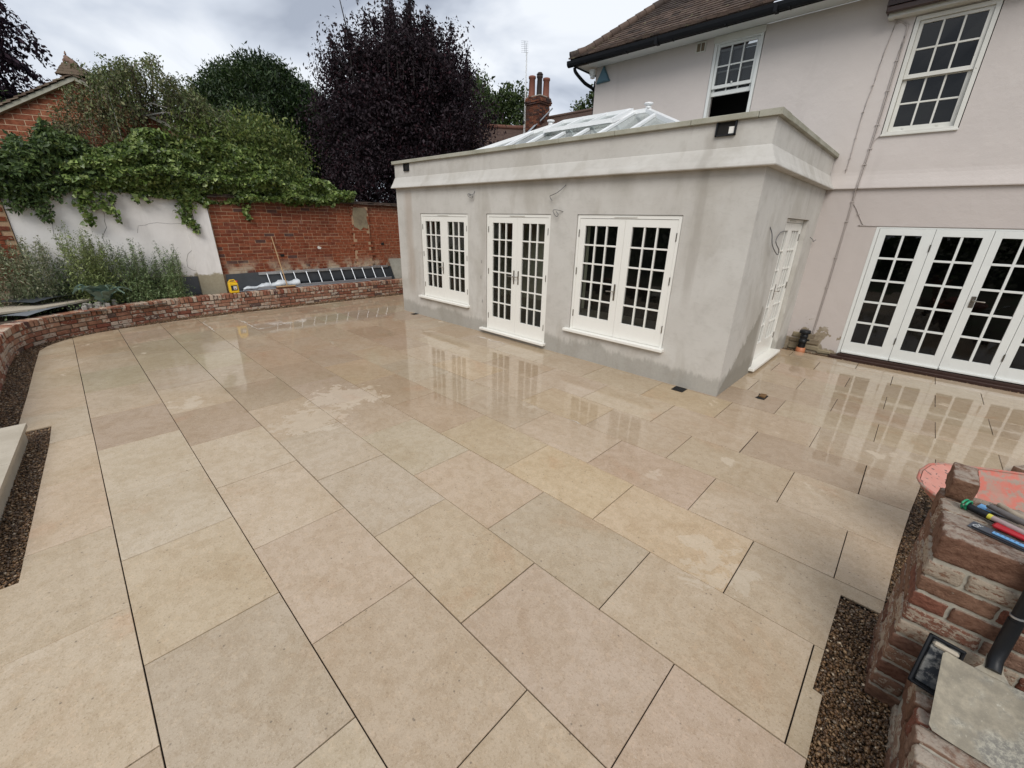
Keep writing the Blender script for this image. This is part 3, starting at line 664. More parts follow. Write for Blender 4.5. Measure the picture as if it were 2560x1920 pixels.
def joined(name, items, m, parent):      # items: (mesh, loc, rot_z, scale)
    b = MB()
    for me, loc, rz, s_ in items:
        c_, s2 = math.cos(rz), math.sin(rz)
        vs_ = [(loc[0] + (v.co.x * s_[0]) * c_ - (v.co.y * s_[1]) * s2, loc[1] + (v.co.x * s_[0]) * s2 + (v.co.y * s_[1]) * c_, loc[2] + v.co.z * s_[2]) for v in me.vertices]
        b.add(vs_, [tuple(p.vertices) for p in me.polygons])
    o = b.build(name, m, parent); o['kind'] = 'stuff'; return o
def place(name, items, m, parent, limit=296):
    items = sorted(items, key=lambda t: (Vector(t[1]) - CAM).length)
    for me, loc, rz, s_ in items[:limit]: put(name, me, loc, parent, (rnd.uniform(-.005, .005), rnd.uniform(-.006, .006), rz + rnd.uniform(-.005, .005)), s_)
    if items[limit:]: joined(name + '_stuff' if False else name + 'work', items[limit:], m, parent)

# ---- low curved garden wall (front line then a curve towards the camera)
line = [(-9.47, 2.9), (-9.47, -3.45), (-9.42, -3.95), (-9.28, -4.45), (-9.08, -4.95), (-8.93, -5.3), (-8.78, -5.6), (-8.62, -5.8), (-8.42, -5.98), (-8.15, -6.1), (-7.8, -6.17), (-7.2, -6.21), (-4.3, -6.25)]
# arc-length table
acc = [0]
for a, c in zip(line, line[1:]): acc.append(acc[-1] + math.hypot(c[0] - a[0], c[1] - a[1]))
def along(s):
    s = min(max(s, 0), acc[-1] - 1e-6)
    for i in range(len(line) - 1):
        if s <= acc[i + 1]:
            t = (s - acc[i]) / (acc[i + 1] - acc[i]); a, c = line[i], line[i + 1]
            dx_, dy_ = (c[0] - a[0]) / (acc[i + 1] - acc[i]), (c[1] - a[1]) / (acc[i + 1] - acc[i])
            return a[0] + (c[0] - a[0]) * t, a[1] + (c[1] - a[1]) * t, math.atan2(dy_, dx_), (dy_, -dx_)   # last: outward-from-patio normal (behind the face)
gw = thing('garden_wall', 'low curved wall of reclaimed red bricks edging the patio in front of the weedy bed', 'wall', (-9.5, -1.5, 0))
b = MB(); S = np.linspace(0, acc[-1], 220); sec = []
for s in S:
    x, y, a, n = along(s); sec.append(((x + n[0] * .020, y + n[1] * .020), (x + n[0] * .19, y + n[1] * .19)))
for i in range(len(sec) - 1):
    (f0, b0), (f1, b1) = sec[i], sec[i + 1]
    z0, z1 = -.05, .355
    b.add([(*f0, z0), (*f1, z0), (*f1, z1), (*f0, z1)], [(0, 3, 2, 1)]); b.add([(*b0, z0), (*b1, z0), (*b1, z1), (*b0, z1)], [(0, 1, 2, 3)]); b.add([(*f0, z1), (*f1, z1), (*b1, z1), (*b0, z1)], [(0, 3, 2, 1)])
b.build('mortar_core', M['mortar_low'], gw)
BM = brick_meshes('brick', M['brick_low'], 1, 1, 1, 8, .02, .012)
BM = []
for k in range(8):
    q = MB(); q.add(*chamfer_box(-.108, -.05, 0, .108, .05, .062, .006, .0026, rnd)); BM.append(q.mesh('brick', M['brick_low']))
CM = []
for k in range(8):
    q = MB(); q.add(*chamfer_box(-.0325, -.107, 0, .0325, .107, .10, .006, .003, rnd)); CM.append(q.mesh('coping_brick', M['brick_low']))
items = []
for c in range(4):
    s = .1 + (.115 if c % 2 else 0)
    while s < acc[-1]:
        hd = rnd.random() < .3; Ls = .108 if hd else rnd.uniform(.2, .222)
        x, y, a, n = along(s + Ls / 2); z = -.035 + c * .0745 + rnd.uniform(-.002, .002); d = .05 - .001 + rnd.uniform(-.004, .003)
        items.append((rnd.choice(BM), (x + n[0] * d, y + n[1] * d, z), a, (Ls / .216, 1, 1))); s += Ls + .012
# individually: those with largest picture size; beyond that joined
place('brick', items, M['brick_low'], gw, 290)
s = .05; cit = []
while s < acc[-1]:
    x, y, a, n = along(s + .033); d = .107 - .008 + rnd.uniform(-.004, .004)
    cit.append((rnd.choice(CM), (x + n[0] * d, y + n[1] * d, .268 + rnd.uniform(-.003, .003)), a, (rnd.uniform(.92, 1.05), 1, 1))); s += .0755
place('coping_brick', cit, M['brick_low'], gw, 200)

# ---- tall old brick wall at the back
bw = thing('brick_wall', 'tall old orange brick garden wall behind the ladder', 'wall', (-10.1, -.4, .33))
box('mortar_core', M['mortar_back'], -10.2, -2.9, .2, -9.9565, 3.6, 2.36, bw)
items = []; FB = []
for k in range(6):
    q = MB(); q.add(*chamfer_box(-.04, -.1125, 0, .04, .1125, .0675, .004, .0025, rnd)); FB.append(q.mesh('brick', M['brick_back']))
for c in range(22):
    z = .735 + c * .0742; y = -2.885 - (.115 if c % 2 else 0)
    while y < 2.3:
        flem = (c % 3 == 1); Ls = .1 if (flem and rnd.random() < .5) else rnd.uniform(.208, .224)
        y1 = y + Ls
        if y1 > -2.86:
            ya = max(y, -2.89); l = y1 - ya
            if .30 < (ya + y1) / 2 < .78: x_ = -9.952 + .045
            else: x_ = -9.952
            if l > .04: items.append((rnd.choice(FB), (x_ - .04 + rnd.uniform(-.0018, .0018), (ya + y1) / 2, z + rnd.uniform(-.003, .003)), 0, (1, l / .225, 1)))
        y = y1 + .008
place('brick', items, M['brick_back'], bw, 296)
box('pilaster_core', M['mortar_back'], -9.956, .31, .74, -9.9115, .78, 2.3, bw)
# weathered lime and cement patches
b = MB()
def blob(b, y, z, ry, rz, x, n=14, th=.006):
    pts = [(y + math.cos(2 * math.pi * k / n) * ry * rnd.uniform(.6, 1.15), z + math.sin(2 * math.pi * k / n) * rz * rnd.uniform(.6, 1.15)) for k in range(n)]
    b.add([(x, p[0], p[1]) for p in pts] + [(x - th * 2, y + (p[0] - y) * 1.12, z + (p[1] - z) * 1.12) for p in pts], [tuple(reversed(range(n)))] + [(i, n + i, n + (i + 1) % n, (i + 1) % n) for i in range(n)])
pz = [(.36, 2.27), (.33, 2.1), (.35, 1.93), (.33, 1.80), (.42, 1.76), (.52, 1.70), (.60, 1.78), (.72, 1.74), (.75, 1.86), (.72, 2.02), (.75, 2.18), (.70, 2.27)]
b.add([(-9.903, y, z) for y, z in pz] + [(-9.92, y, z) for y, z in pz], [tuple(reversed(range(12)))] + [(i, 12 + i, 12 + (i + 1) % 12, (i + 1) % 12) for i in range(12)])
b.build('cement_patch', M['plaster_old'], bw)
b = MB(); blob(b, -.65, 1.27, .05, .04, -9.945); b.build('lime_splash', M['wpaint_worn'], bw)
b = MB()
for (y, z) in ((1.12, 1.31), (-1.62, 1.08)): b.box(-9.948, y, z, -9.94, y + .09, z + .06)
b.build('brick_hole', M['hole'], bw)
TC = []
for k in range(5):
    q = MB(); q.add(*chamfer_box(-.17, -.085, 0, .17, .085, .028, .004, .004, rnd)); TC.append(q.mesh('capping_tile', M['tile']))
y = -2.8
while y < 2.6:
    put('capping_tile', rnd.choice(TC), (-10.04, y, 2.362 + rnd.uniform(-.003, .004)), bw, (0, .06, rnd.uniform(-.03, .03)))
    put('capping_tile', rnd.choice(TC), (-10.07, y + .03, 2.398 + rnd.uniform(-.003, .004)), bw, (0, .05, rnd.uniform(-.04, .04)), (.85, 1, 1)); y += .175
b = MB()
for i, y in enumerate(np.arange(-2.85, 1.5, .5)): pass
b.add([(-9.93 + .012 * math.sin(t * 9), -2.85 + t * 4.9, .33) for t in np.linspace(0, 1, 24)] + [(-9.938 + .01 * math.sin(t * 11 + 1), -2.85 + t * 4.9, .735 + .012 * math.sin(t * 13)) for t in np.linspace(0, 1, 24)], [(i, i + 1, 25 + i, 24 + i) for i in range(23)], True)
b.build('damp_membrane', M['dpm'], bw)

# ---- white rendered wall with end pier
ww = thing('rendered_wall', 'cracked white rendered garden wall with an end pier under the ivy', 'wall', (-10.1, -4.4, .33))
b = MB(); b.box(-10.3, -5.8, .2, -9.985, -3.34, 2.42); b.build('render_panel', M['white_wall'], ww)
b = MB()
pv = [(-9.93, -3.36, .2), (-9.87, -2.9, .2), (-10.3, -2.9, .2), (-10.3, -3.36, .2), (-9.945, -3.36, 2.36), (-9.905, -2.93, 2.33), (-10.3, -2.93, 2.33), (-10.3, -3.36, 2.36)]
b.add(pv, [(4, 5, 6, 7), (0, 1, 5, 4), (1, 2, 6, 5), (2, 3, 7, 6), (3, 0, 4, 7)]); b.build('pier', M['white_wall'], ww)
b = MB(); b.box(-9.99, -5.8, .3, -9.972, -3.37, .73); b.build('damp_membrane', M['dpm'], ww)
def crack(pts, r=.005):
    b = MB(); b.tube([(-9.984, y, z) for y, z in pts], r * .55, 4); b.build('crack', M['crack'], ww)
crack([(-4.59, 2.05), (-4.57, 1.95), (-4.60, 1.84), (-4.60, 1.72), (-4.66, 1.62), (-4.70, 1.55), (-4.69, 1.42)], .006)
crack([(-4.17, 1.62), (-4.15, 1.69), (-4.13, 1.755), (-4.02, 1.77), (-3.95, 1.80), (-3.82, 1.82), (-3.60, 1.80), (-3.40, 1.81)], .004)
crack([(-3.36, 1.27), (-3.44, 1.2), (-3.49, 1.07), (-3.50, .93), (-3.44, .87), (-3.36, .84)], .005)
crack([(-5.34, 2.2), (-5.32, 2.05), (-5.34, 1.92), (-5.30, 1.8), (-5.33, 1.6)], .006)
# beyond it the older brick again
bw2 = thing('brick_wall', 'sliver of old brick wall past the left end of the white rendered wall', 'wall', (-10.1, -6.6, .33))
box('mortar_core', M['mortar_back'], -10.25, -7.6, .2, -9.962, -5.81, 2.3, bw2)
items = []
for c in range(26):
    y = -5.83 - (.11 if c % 2 else 0)
    while y > -7.5: items.append((rnd.choice(FB), (-9.985, y - .11, .3 + c * .0755), 0, (1, .97, 1))); y -= .235
place('brick', items, M['brick_back'], bw2, 200)

# ---- right-hand pillar and its low wing wall (close to the camera)
bp = thing('brick_pillar', 'waist-high unfinished pillar of worn reclaimed bricks with tools on top', 'pillar', (2.0, -3.0, 0))
X0, X1, Y0, Y1 = 1.79, 2.24, -3.22, -2.76
box('mortar_core', M['mortar_grey'], X0 + .007, Y0 + .007, -.05, X1 - .007, Y1 - .007, .903, bp)
PB = {}
def pbrick(x0, x1, y0, y1, z0, h, parent, m=None, name='brick'):
    L, D_ = x1 - x0, y1 - y0; key = (round(L, 2), round(D_, 2), round(h, 2))
    if key not in PB: PB[key] = brick_meshes(name, M['brick_pillar'], L, D_, h, 4, sub=.013)
    put(name, rnd.choice(PB[key]), ((x0 + x1) / 2 + rnd.uniform(-.003, .003), (y0 + y1) / 2 + rnd.uniform(-.003, .003), z0 + rnd.uniform(-.001, .001)), parent, (rnd.uniform(-.006, .006), rnd.uniform(-.01, .01), rnd.uniform(-.008, .008)))
for c in range(10):
    z = -.02 + c * .0815; h = .0665
    if c % 2 == 0:
        xs_ = [(X0, X0 + .215), (X0 + .228, X1)]; ysl = [(Y0 + .115, Y0 + .315), (Y0 + .327, Y1)]
        dF = .102
    else:
        xs_ = [(X0, X0 + .102), (X0 + .115, X0 + .335), (X0 + .347, X1)]; ysl = [(Y0 + .228, Y1)]; dF = None
    for i, (a, c_) in enumerate(xs_):
        pbrick(a, c_, Y0, Y0 + (dF or (.215 if i == 0 else .102)), z, h, bp); pbrick(a, c_, Y1 - .1, Y1, z, h, bp) if i > 0 else None
    for (a, c_) in ysl: pbrick(X0, X0 + .102, a, c_, z, h, bp); pbrick(X1 - .102, X1, a, c_, z, h, bp)
zt = -.02 + 10 * .0815
for i in range(4): pbrick(X0, X0 + .285, Y0 + i * .116, Y0 + i * .116 + .106, zt, .112, bp); pbrick(X0 + .297, X1, Y0 + i * .116, Y0 + i * .116 + .106, zt, .112, bp)
PT = zt + .112     # pillar top
lb = thing('loose_brick', 'single crusted brick stood on edge on the back corner of the pillar', 'brick', (1.845, -2.76, PT))
PB2 = brick_meshes('brick', M['brick_pillar'], .078, .205, .098, 1, sub=.02)[0]; put('brick', PB2, (1.842, -2.765, PT + .002), lb, (0, 0, -.03))
lw = thing('brick_wing_wall', 'low brick wing wall with brick-on-edge top below the pillar', 'wall', (2.1, -4.6, 0))
box('mortar_core', M['mortar_grey'], 1.901, -6.2, -.05, 2.30, -3.235, .305, lw)
for c in range(3):
    y = -3.235 - (.11 if c % 2 else 0)
    while y > -5.2:
        y0 = y - .215
        pbrick(1.89, 1.992, y0, y, -.03 + c * .08, .0665, lw); y = y0 - .012
y = -3.24
while y > -5.3:
    pbrick(1.885, 2.31, y - .066, y, .205, .112, lw, name='coping_brick'); y -= .083
for (x, y) in ((2.63, .2),):
    t = thing('loose_brick', 'dark brick lying on the paving at the right edge of the picture', 'brick', (x, y, 0)); put('brick', brick_meshes('brick', M['brick_pillar'], .215, .1, .07, 1, sub=.02)[0], (x, y, .002), t, (0, 0, .9))

# ---- pale stone step at the left edge
st = thing('stone_step', 'pale smooth stone step beside the gravel slot at the left edge', 'step', (-3.0, -6.6, 0))
fy = lambda x, o=0: -5.94 - .074 * (x + 4.15) + o
b = MB(); b.prism([(-4.14, fy(-4.14, -.03)), (-4.14, -7.4), (-1.85, -7.4), (-1.85, fy(-1.85, -.03))], -.05, .118); b.build('riser', M['step'], st)
xx = -4.16
while xx < -1.9:
    xb = min(xx + .9, -1.83); b = MB(); b.prism([(xx + .002, fy(xx)), (xx + .002, -6.62), (xb - .002, -6.62), (xb - .002, fy(xb))], .12, .155); b.build('tread_slab', M['step'], st); xx += .9
b = MB(); b.box(-4.16, -7.4, .12, -1.83, -6.624, .155); b.build('rear_tread', M['step'], st)

# ================================================================== EXTENSION
ext = thing('extension', 'flat-roofed single storey extension in bare grey cement render with white glazed doors', 'building', (-3.6, 1.75, 0))
def wall_panel(mb, mp, u0, u1, z0, z1, th, holes):
    """wall with rectangular holes; mp(u,d,z)->world, d=0 face, d=th inside"""
    us = sorted({u0, u1, *[h[0] for h in holes], *[h[1] for h in holes]}); zs = sorted({z0, z1, *[h[2] for h in holes], *[h[3] for h in holes]})
    for i in range(len(us) - 1):
        for j in range(len(zs) - 1):
            uc, zc = (us[i] + us[i + 1]) / 2, (zs[j] + zs[j + 1]) / 2
            if any(h[0] < uc < h[1] and h[2] < zc < h[3] for h in holes): continue
            for d in (0, th): mb.quad(*[mp(u, d, z) for u, z in ((us[i], zs[j]), (us[i + 1], zs[j]), (us[i + 1], zs[j + 1]), (us[i], zs[j + 1]))])
    for (a, b_, c, e_) in holes:
        for (p, q) in (((a, c), (a, e_)), ((b_, c), (b_, e_)), ((a, c), (b_, c)), ((a, e_), (b_, e_))):
            mb.quad(mp(p[0], 0, p[1]), mp(q[0], 0, q[1]), mp(q[0], th, q[1]), mp(p[0], th, p[1]))
front = lambda u, d, z: (u, d, z)
side = lambda u, d, z: (-d, u, z)
hF = [(-6.30, -4.80, .455, 2.13), (-4.30, -2.85, .06, 2.135), (-2.36, -.80, .455, 2.135)]
hS = [(1.42, 2.79, .06, 2.15)]
b = MB(); wall_panel(b, front, -7.15, 0, -.05, 2.64, .3, hF); wall_panel(b, side, 0, 3.49, -.05, 2.64, .3, hS)
b.quad((-7.15, 0, -.05), (-7.15, 3.49, -.05), (-7.15, 3.49, 3.07), (-7.15, 0, 3.07))
b.build('wall', M['render'], ext)
b = MB()   # parapet with bell-cast drip
prof = [(0, 2.614), (-.100, 2.616), (-.103, 2.626), (-.090, 2.655), (-.062, 2.70), (-.038, 2.75), (-.018, 2.795), (-.010, 2.812), (0, 2.82), (0, 3.07)]
for (p0, q0), (p1, q1) in zip(prof, prof[1:]):
    b.add([(-7.15 + .3 * p0, p0, q0), (-p0, p0, q0), (-p1, p1, q1), (-7.15 + .3 * p1, p1, q1)], [(0, 1, 2, 3)], True)
    b.add([(-p0, p0, q0), (-p0, 3.46, q0), (-p1, 3.46, q1), (-p1, p1, q1)], [(0, 1, 2, 3)], True)
b.quad((-7.15, .28, 3.07), (-.28, .28, 3.07), (-.28, .28, 2.95), (-7.15, .28, 2.95)); b.quad((-.28, .28, 3.07), (-.28, 3.46, 3.07), (-.28, 3.46, 2.95), (-.28, .28, 2.95))
b.build('parapet', M['render'], ext)
cj = [-7.20, -6.27, -5.50, -4.61, -3.67, -2.75, -1.85, -.87, -.17]
for a, c_ in zip(cj, cj[1:]):
    box('coping_stone', M['coping'], a + .0025, -.045, 3.07 + rnd.uniform(0, .002), c_ - .0025, .30, 3.128 + rnd.uniform(-.001, .003), ext, .005)
b = MB(); b.prism([(-.165, -.045), (.045, -.045), (.045, .30), (-.165, .30)], 3.071, 3.130); b.build('coping_stone', M['coping'], ext)
sj = [.305, 1.01, 1.96, 2.75, 3.485]
for a, c_ in zip(sj, sj[1:]): box('coping_stone', M['coping'], -.30, a + .0025, 3.07 + rnd.uniform(0, .002), .045, c_ - .0025, 3.128 + rnd.uniform(-.001, .003), ext, .005)
b = MB(); b.box(-7.14, .29, 2.9, -.29, .62, 3.0); b.box(-7.14, 2.88, 2.9, -.29, 3.48, 3.0); b.box(-7.14, .62, 2.9, -5.52, 2.88, 3.0); b.box(-1.26, .62, 2.9, -.29, 2.88, 3.0); b.build('roof_deck', M['dpm'], ext)
# ceiling ring round the lantern, floor and partitions inside
b = MB(); b.box(-7.1, .31, 2.5, -.31, .85, 2.6); b.box(-7.1, 2.75, 2.5, -.31, 3.45, 2.6); b.box(-7.1, .85, 2.5, -5.4, 2.75, 2.6); b.box(-1.3, .85, 2.5, -.31, 2.75, 2.6); b.build('ceiling', M['plaster'], ext)
b = MB(); b.box(-7.1, .31, -.04, -.31, 3.45, .04); b.build('inner_floor', M['floor_in'], ext)
b = MB(); b.quad((-4.4, 3.43, 0), (-.3, 3.43, 0), (-.3, 3.43, 2.6), (-4.4, 3.43, 2.6)); b.build('painted_dark_opening', M['dark'], ext)  # black sheet over the back wall, painted as the unlit room beyond
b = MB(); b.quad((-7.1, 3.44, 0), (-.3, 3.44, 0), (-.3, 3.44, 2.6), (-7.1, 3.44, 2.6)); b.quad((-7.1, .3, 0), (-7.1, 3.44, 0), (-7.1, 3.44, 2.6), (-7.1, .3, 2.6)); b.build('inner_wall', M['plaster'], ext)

def leaf(parent, mp, u0, u1, z0, z1, gu0, gu1, gz0, gz1, cols, rows, m, d0, glass, th=.05, mt=.022):
    """one glazed leaf: stiles+rails (door_leaf), muntins, panes as own objects"""
    b = MB()
    def bx_(a, c, e_, f, da, db):
        p = [mp(a, da, c), mp(e_, db, f)]; b.box(p[0][0], p[0][1], p[0][2], p[1][0], p[1][1], p[1][2], .002)
    bx_(u0, z0, gu0, z1, d0, d0 + th); bx_(gu1, z0, u1, z1, d0, d0 + th); bx_(gu0 - .001, z0, gu1 + .001, gz0, d0 + .0004, d0 + th - .0004); bx_(gu0 - .001, gz1, gu1 + .001, z1, d0 + .0004, d0 + th - .0004)
    b.build('leaf_frame', m, parent)
    b = MB()
    for i in range(1, cols):
        u = gu0 + (gu1 - gu0) * i / cols; bx_(u - mt / 2, gz0, u + mt / 2, gz1, d0 + .004, d0 + th - .006)
    for j in range(1, rows):
        z = gz0 + (gz1 - gz0) * j / rows; bx_(gu0, z - mt / 2, gu1, z + mt / 2, d0 + .0055, d0 + th - .0075)
    b.build('glazing_bars', m, parent)
    for i in range(cols):
        for j in range(rows):
            a, c = gu0 + (gu1 - gu0) * i / cols, gu0 + (gu1 - gu0) * (i + 1) / cols; e_, f = gz0 + (gz1 - gz0) * j / rows, gz0 + (gz1 - gz0) * (j + 1) / rows
            b = MB(); t = rnd.uniform(-.0028, .0028); dg = d0 + th * .55
            b.quad(mp(a, dg + t, e_), mp(c, dg - t, e_), mp(c, dg - t * .3, f), mp(a, dg + t * .6, f)); b.build('pane', glass, parent)
def mbox(mp, name, m, a, da, c, e_, db, f, parent, bev=.002):
    p, q = mp(a, da, c), mp(e_, db, f); return box(name, m, *p, *q, parent, bev)
def handle(parent, mp, u, z, d, sgn):
    b = MB(); p, q = mp(u - .013, d - .007, z - .13), mp(u + .013, d, z + .10); b.box(*p, *q, .002)
    b.tube([mp(u, d, z), mp(u, d - .045, z), mp(u + sgn * .02, d - .05, z), mp(u + sgn * .11, d - .047, z - .004)], .0085, 8)
    b.build('handle', M['chrome'], parent)
def unit(name, mp, u0, u1, z0, z1, gl, rows, hsel, rec=.012, sill=True, m=None, label=None, parent=ext, vent=None):
    m = m or M['wpaint']
    loc = mp((u0 + u1) / 2, 0, z0); w_ = bpy.data.objects.new(name, None); COL.objects.link(w_); w_.parent = parent; w_.location = Vector(loc) - org(parent); W[w_.name] = Vector(loc)
    w_.empty_display_size = .1
    if label: w_['label'] = label
    f = .038
    b = MB()
    for (a, c, e_, g2) in ((u0, z0, u0 + f, z1), (u1 - f, z0, u1, z1), (u0 + f, z1 - .045, u1 - f, z1)):
        p, q = mp(a, rec, c), mp(e_, rec + .075, g2); b.box(*p, *q, .0015)
    b.build('frame', m, w_)
    if sill: mbox(mp, 'sill', m, u0 - (.03 if False else .085 if u0 > -6 and u0 < 0 and z0 > .2 else .13 if z0 > .2 else .13), -.075, z0 - .045, u1 + .04, rec + .08, z0, w_, .006)
    um = gl[0][1] + (gl[1][0] - gl[0][1]) / 2
    leaf(w_, mp, u0 + f + .002, um - .0015, z0 + .004, z1 - .049, *gl[0], *gl[2], 3, rows, m, rec + .006, M['glass'])
    leaf(w_, mp, um + .0015, u1 - f - .002, z0 + .004, z1 - .049, *gl[1], *gl[2], 3, rows, m, rec + .006, M['glass'])
    b = MB(); p, q = mp(um - .17 if vent is None else vent - .17, rec - .008, z1 - .032), mp(um + .17 if vent is None else vent + .17, rec, z1 - .015); b.box(*p, *q, .002); b.build('trickle_vent', M['wpaint_worn'], w_)
    for z in (z0 + .2, (z0 + z1) / 2, z1 - .3):
        for u in (u0 + f, u1 - f):
            b = MB(); b.tube([mp(u, rec + .002, z), mp(u, rec + .002, z + .1)], .0085, 6); b.build('hinge', M['chrome'], w_)
    for (u, sg) in hsel: handle(w_, mp, u, 1.13 if z0 < .3 else 1.12, rec + .006, sg)
    return w_
GZ = (.685, 1.985)
unit('window', front, -6.29, -4.81, .46, 2.125, [(-6.165, -5.665), (-5.435, -4.935), GZ], 5, [(-5.60, -1)], label='left-hand pair of glazed casements')
unit('french_door', front, -4.29, -2.86, .105, 2.13, [(-4.155, -3.675), (-3.45, -2.97), (.345, 1.99)], 6, [(-3.612, -1), (-3.51, -1)], label='central pair of full-height glazed doors')
unit('window', front, -2.35, -.81, .46, 2.13, [(-2.215, -1.685), (-1.47, -.94), GZ], 5, [(-1.63, -1)], label='right-hand pair of wide glazed casements')
unit('french_door', side, 1.43, 2.78, .085, 2.145, [(1.55, 1.99), (2.22, 2.66), (.345, 1.99)], 6, [(2.05, 1)], rec=.07, label='narrow-looking glazed doors in the side wall')
# rainwater outlets
def outlet(x0, x1, z0, z1, bigr):
    b = MB(); b.box(x0, -.028, z0, x0 + .014, .05, z1); b.box(x1 - .014, -.028, z0, x1, .05, z1); b.box(x0, -.028, z0, x1, .05, z0 + .012); b.box(x0 + .014, .03, z0 + .012, x1 - .014, .05, z1)
    o = b.build('rainwater_outlet', M['black'], ext)
    b = MB(); b.box(x0 + .012, -.006, z0 + .01, x1 - .012, -.002, z1); b.build('outlet_dark_plate', M['hole'], o)  # dark plate painted as the shaded hollow of the outlet
    if bigr: b = MB(); b.box(x1 - .075, -.012, z0 + .02, x1 - .022, -.0065, z0 + .085); b.build('outlet_liner', M['wpaint'], o)
outlet(-6.78, -6.60, 2.93, 3.068, False); outlet(-.585, -.375, 2.935, 3.068, True)
# loose electric cables poking out of the render
def cable(name, pts, r, m, parent, n=6, smooth_n=6):
    P = [Vector(p) for p in pts]; Q = []
    for i in range(len(P) - 1):
        p0, p1, p2, p3 = P[max(i - 1, 0)], P[i], P[i + 1], P[min(i + 2, len(P) - 1)]
        for k in range(smooth_n):
            t = k / smooth_n; Q.append(.5 * ((2 * p1) + (-p0 + p2) * t + (2 * p0 - 5 * p1 + 4 * p2 - p3) * t * t + (-p0 + 3 * p1 - 3 * p2 + p3) * t ** 3))
    Q.append(P[-1]); b = MB(); b.tube(Q, r, n); return b.build(name, m, parent)
cable('loose_cable', [(-4.60, 0, 2.50), (-4.60, -.05, 2.44), (-4.70, -.06, 2.46), (-4.72, -.05, 2.42), (-4.62, -.05, 2.39), (-4.58, -.06, 2.43), (-4.68, -.07, 2.44), (-4.6, -.05, 2.41)], .005, M['cableg'], ext)
cable('loose_cable', [(-2.60, 0, 2.53), (-2.62, -.04, 2.49), (-2.70, -.06, 2.43), (-2.80, -.05, 2.40), (-2.85, -.05, 2.38), (-2.81, -.04, 2.32)], .005, M['cableg'], ext)
cable('loose_cable', [(-2.62, 0, 2.17), (-2.68, -.05, 2.19), (-2.77, -.05, 2.19), (-2.75, -.05, 2.14), (-2.70, -.05, 2.10), (-2.68, -.04, 2.13), (-2.72, -.04, 2.17)], .005, M['cableg'], ext)
cable('loose_cable', [(0, .66, 2.03), (.03, .70, 1.95), (.05, .74, 1.83), (.06, .95, 1.73), (.06, 1.10, 1.70), (.06, 1.08, 1.76), (.05, .88, 1.86), (.04, 1.0, 1.95), (.03, 1.2, 1.98), (.01, 1.45, 1.985)], .006, M['cableg'], ext)
cable('loose_cable', [(0, 3.2, 1.9), (.04, 3.25, 1.86), (.03, 3.38, 1.83), (.05, 3.44, 1.86)], .005, M['cableg'], ext)
for (x, z) in ((-4.42, 1.29), (-4.44, 1.01), (-4.40, .57)): cable('loose_cable', [(x, 0, z), (x + .015, -.02, z + .03), (x + .02, -.015, z + .06)], .003, M['cableg'], ext)

# ---- roof lantern
ln = thing('roof_lantern', 'white framed glass roof lantern with two round finials on the extension roof', 'skylight', (-3.39, 1.75, 3.0))
ex0, ex1, ey0, ey1, ez = -5.55, -1.23, .59, 2.91, 3.195; rx0, rx1, ry, rz = -4.39, -2.39, 1.75, 3.725
b = MB(); b.box(ex0 - .02, ey0 - .02, 3.0, ex1 + .02, ey0 + .05, ez); b.box(ex0 - .02, ey1 - .05, 3.0, ex1 + .02, ey1 + .02, ez); b.box(ex0 - .02, ey0 + .05, 3.0, ex0 + .05, ey1 - .05, ez); b.box(ex1 - .05, ey0 + .05, 3.0, ex1 + .02, ey1 - .05, ez)
b.build('kerb', M['upvc'], ln)
def bar(a, c, w_, h, name='glazing_bar'):
    a, c = Vector(a), Vector(c); d = (c - a).normalized(); s_ = d.cross(Vector((0, 0, 1))).normalized() * w_ / 2; u = s_.cross(d).normalized() * h / 2
    if u.z < 0: u = -u
    b = MB(); p = [a - s_ - u, a + s_ - u, a + s_ + u, a - s_ + u, c - s_ - u, c + s_ - u, c + s_ + u, c - s_ + u]
    b.add(p, [(0, 1, 2, 3), (4, 7, 6, 5), (0, 4, 5, 1), (1, 5, 6, 2), (2, 6, 7, 3), (3, 7, 4, 0)]); return b.build(name, M['upvc'], ln)
A, B_, C_, D2 = (ex0, ey0, ez), (ex1, ey0, ez), (ex1, ey1, ez), (ex0, ey1, ez); Rl, Rr = (rx0, ry, rz), (rx1, ry, rz)
bar(Rl, Rr, .085, .06, 'ridge_bar')
for p, q in ((Rl, A), (Rl, D2), (Rr, B_), (Rr, C_)): bar(p, q, .085, .06, 'hip_bar')
fz = lambda y: rz - (ry - y) / (ry - ey0) * (rz - ez)
for x in (-2.62, -3.08, -3.565, -4.07):
    top = 1.12 if x in (-3.08, -3.565) else ry
    bar((x, top, fz(top) + .012), (x, ey0, ez + .012), .068, .035); bar((x, 2 * ry - ry, rz + .012), (x, ey1, ez + .012), .055, .035)
for x in (-2.06, -4.62):
    t = (x - rx1) / (ex1 - rx1) if x > -3 else (rx0 - x) / (rx0 - ex0); y = ry - t * (ry - ey0)
    bar((x, y, fz(y) + .012), (x, ey0, ez + .012), .068, .035); bar((x, 2 * ry - y, fz(y) + .012), (x, ey1, ez + .012), .055, .035)
for s_, xe in ((1, ex1), (-1, ex0)):
    for y in (1.75,): bar((rx1 if s_ > 0 else rx0, y, rz), (xe, y, ez), .055, .04)
def pane(*p):
    b = MB(); b.add([Vector(q) - Vector((0, 0, .012)) for q in p], [tuple(range(len(p)))]); b.build('glass_panel', M['glass_roof'], ln)
pane(A, B_, Rr, Rl); pane(C_, D2, Rl, Rr); pane(B_, C_, Rr); pane(D2, A, Rl)
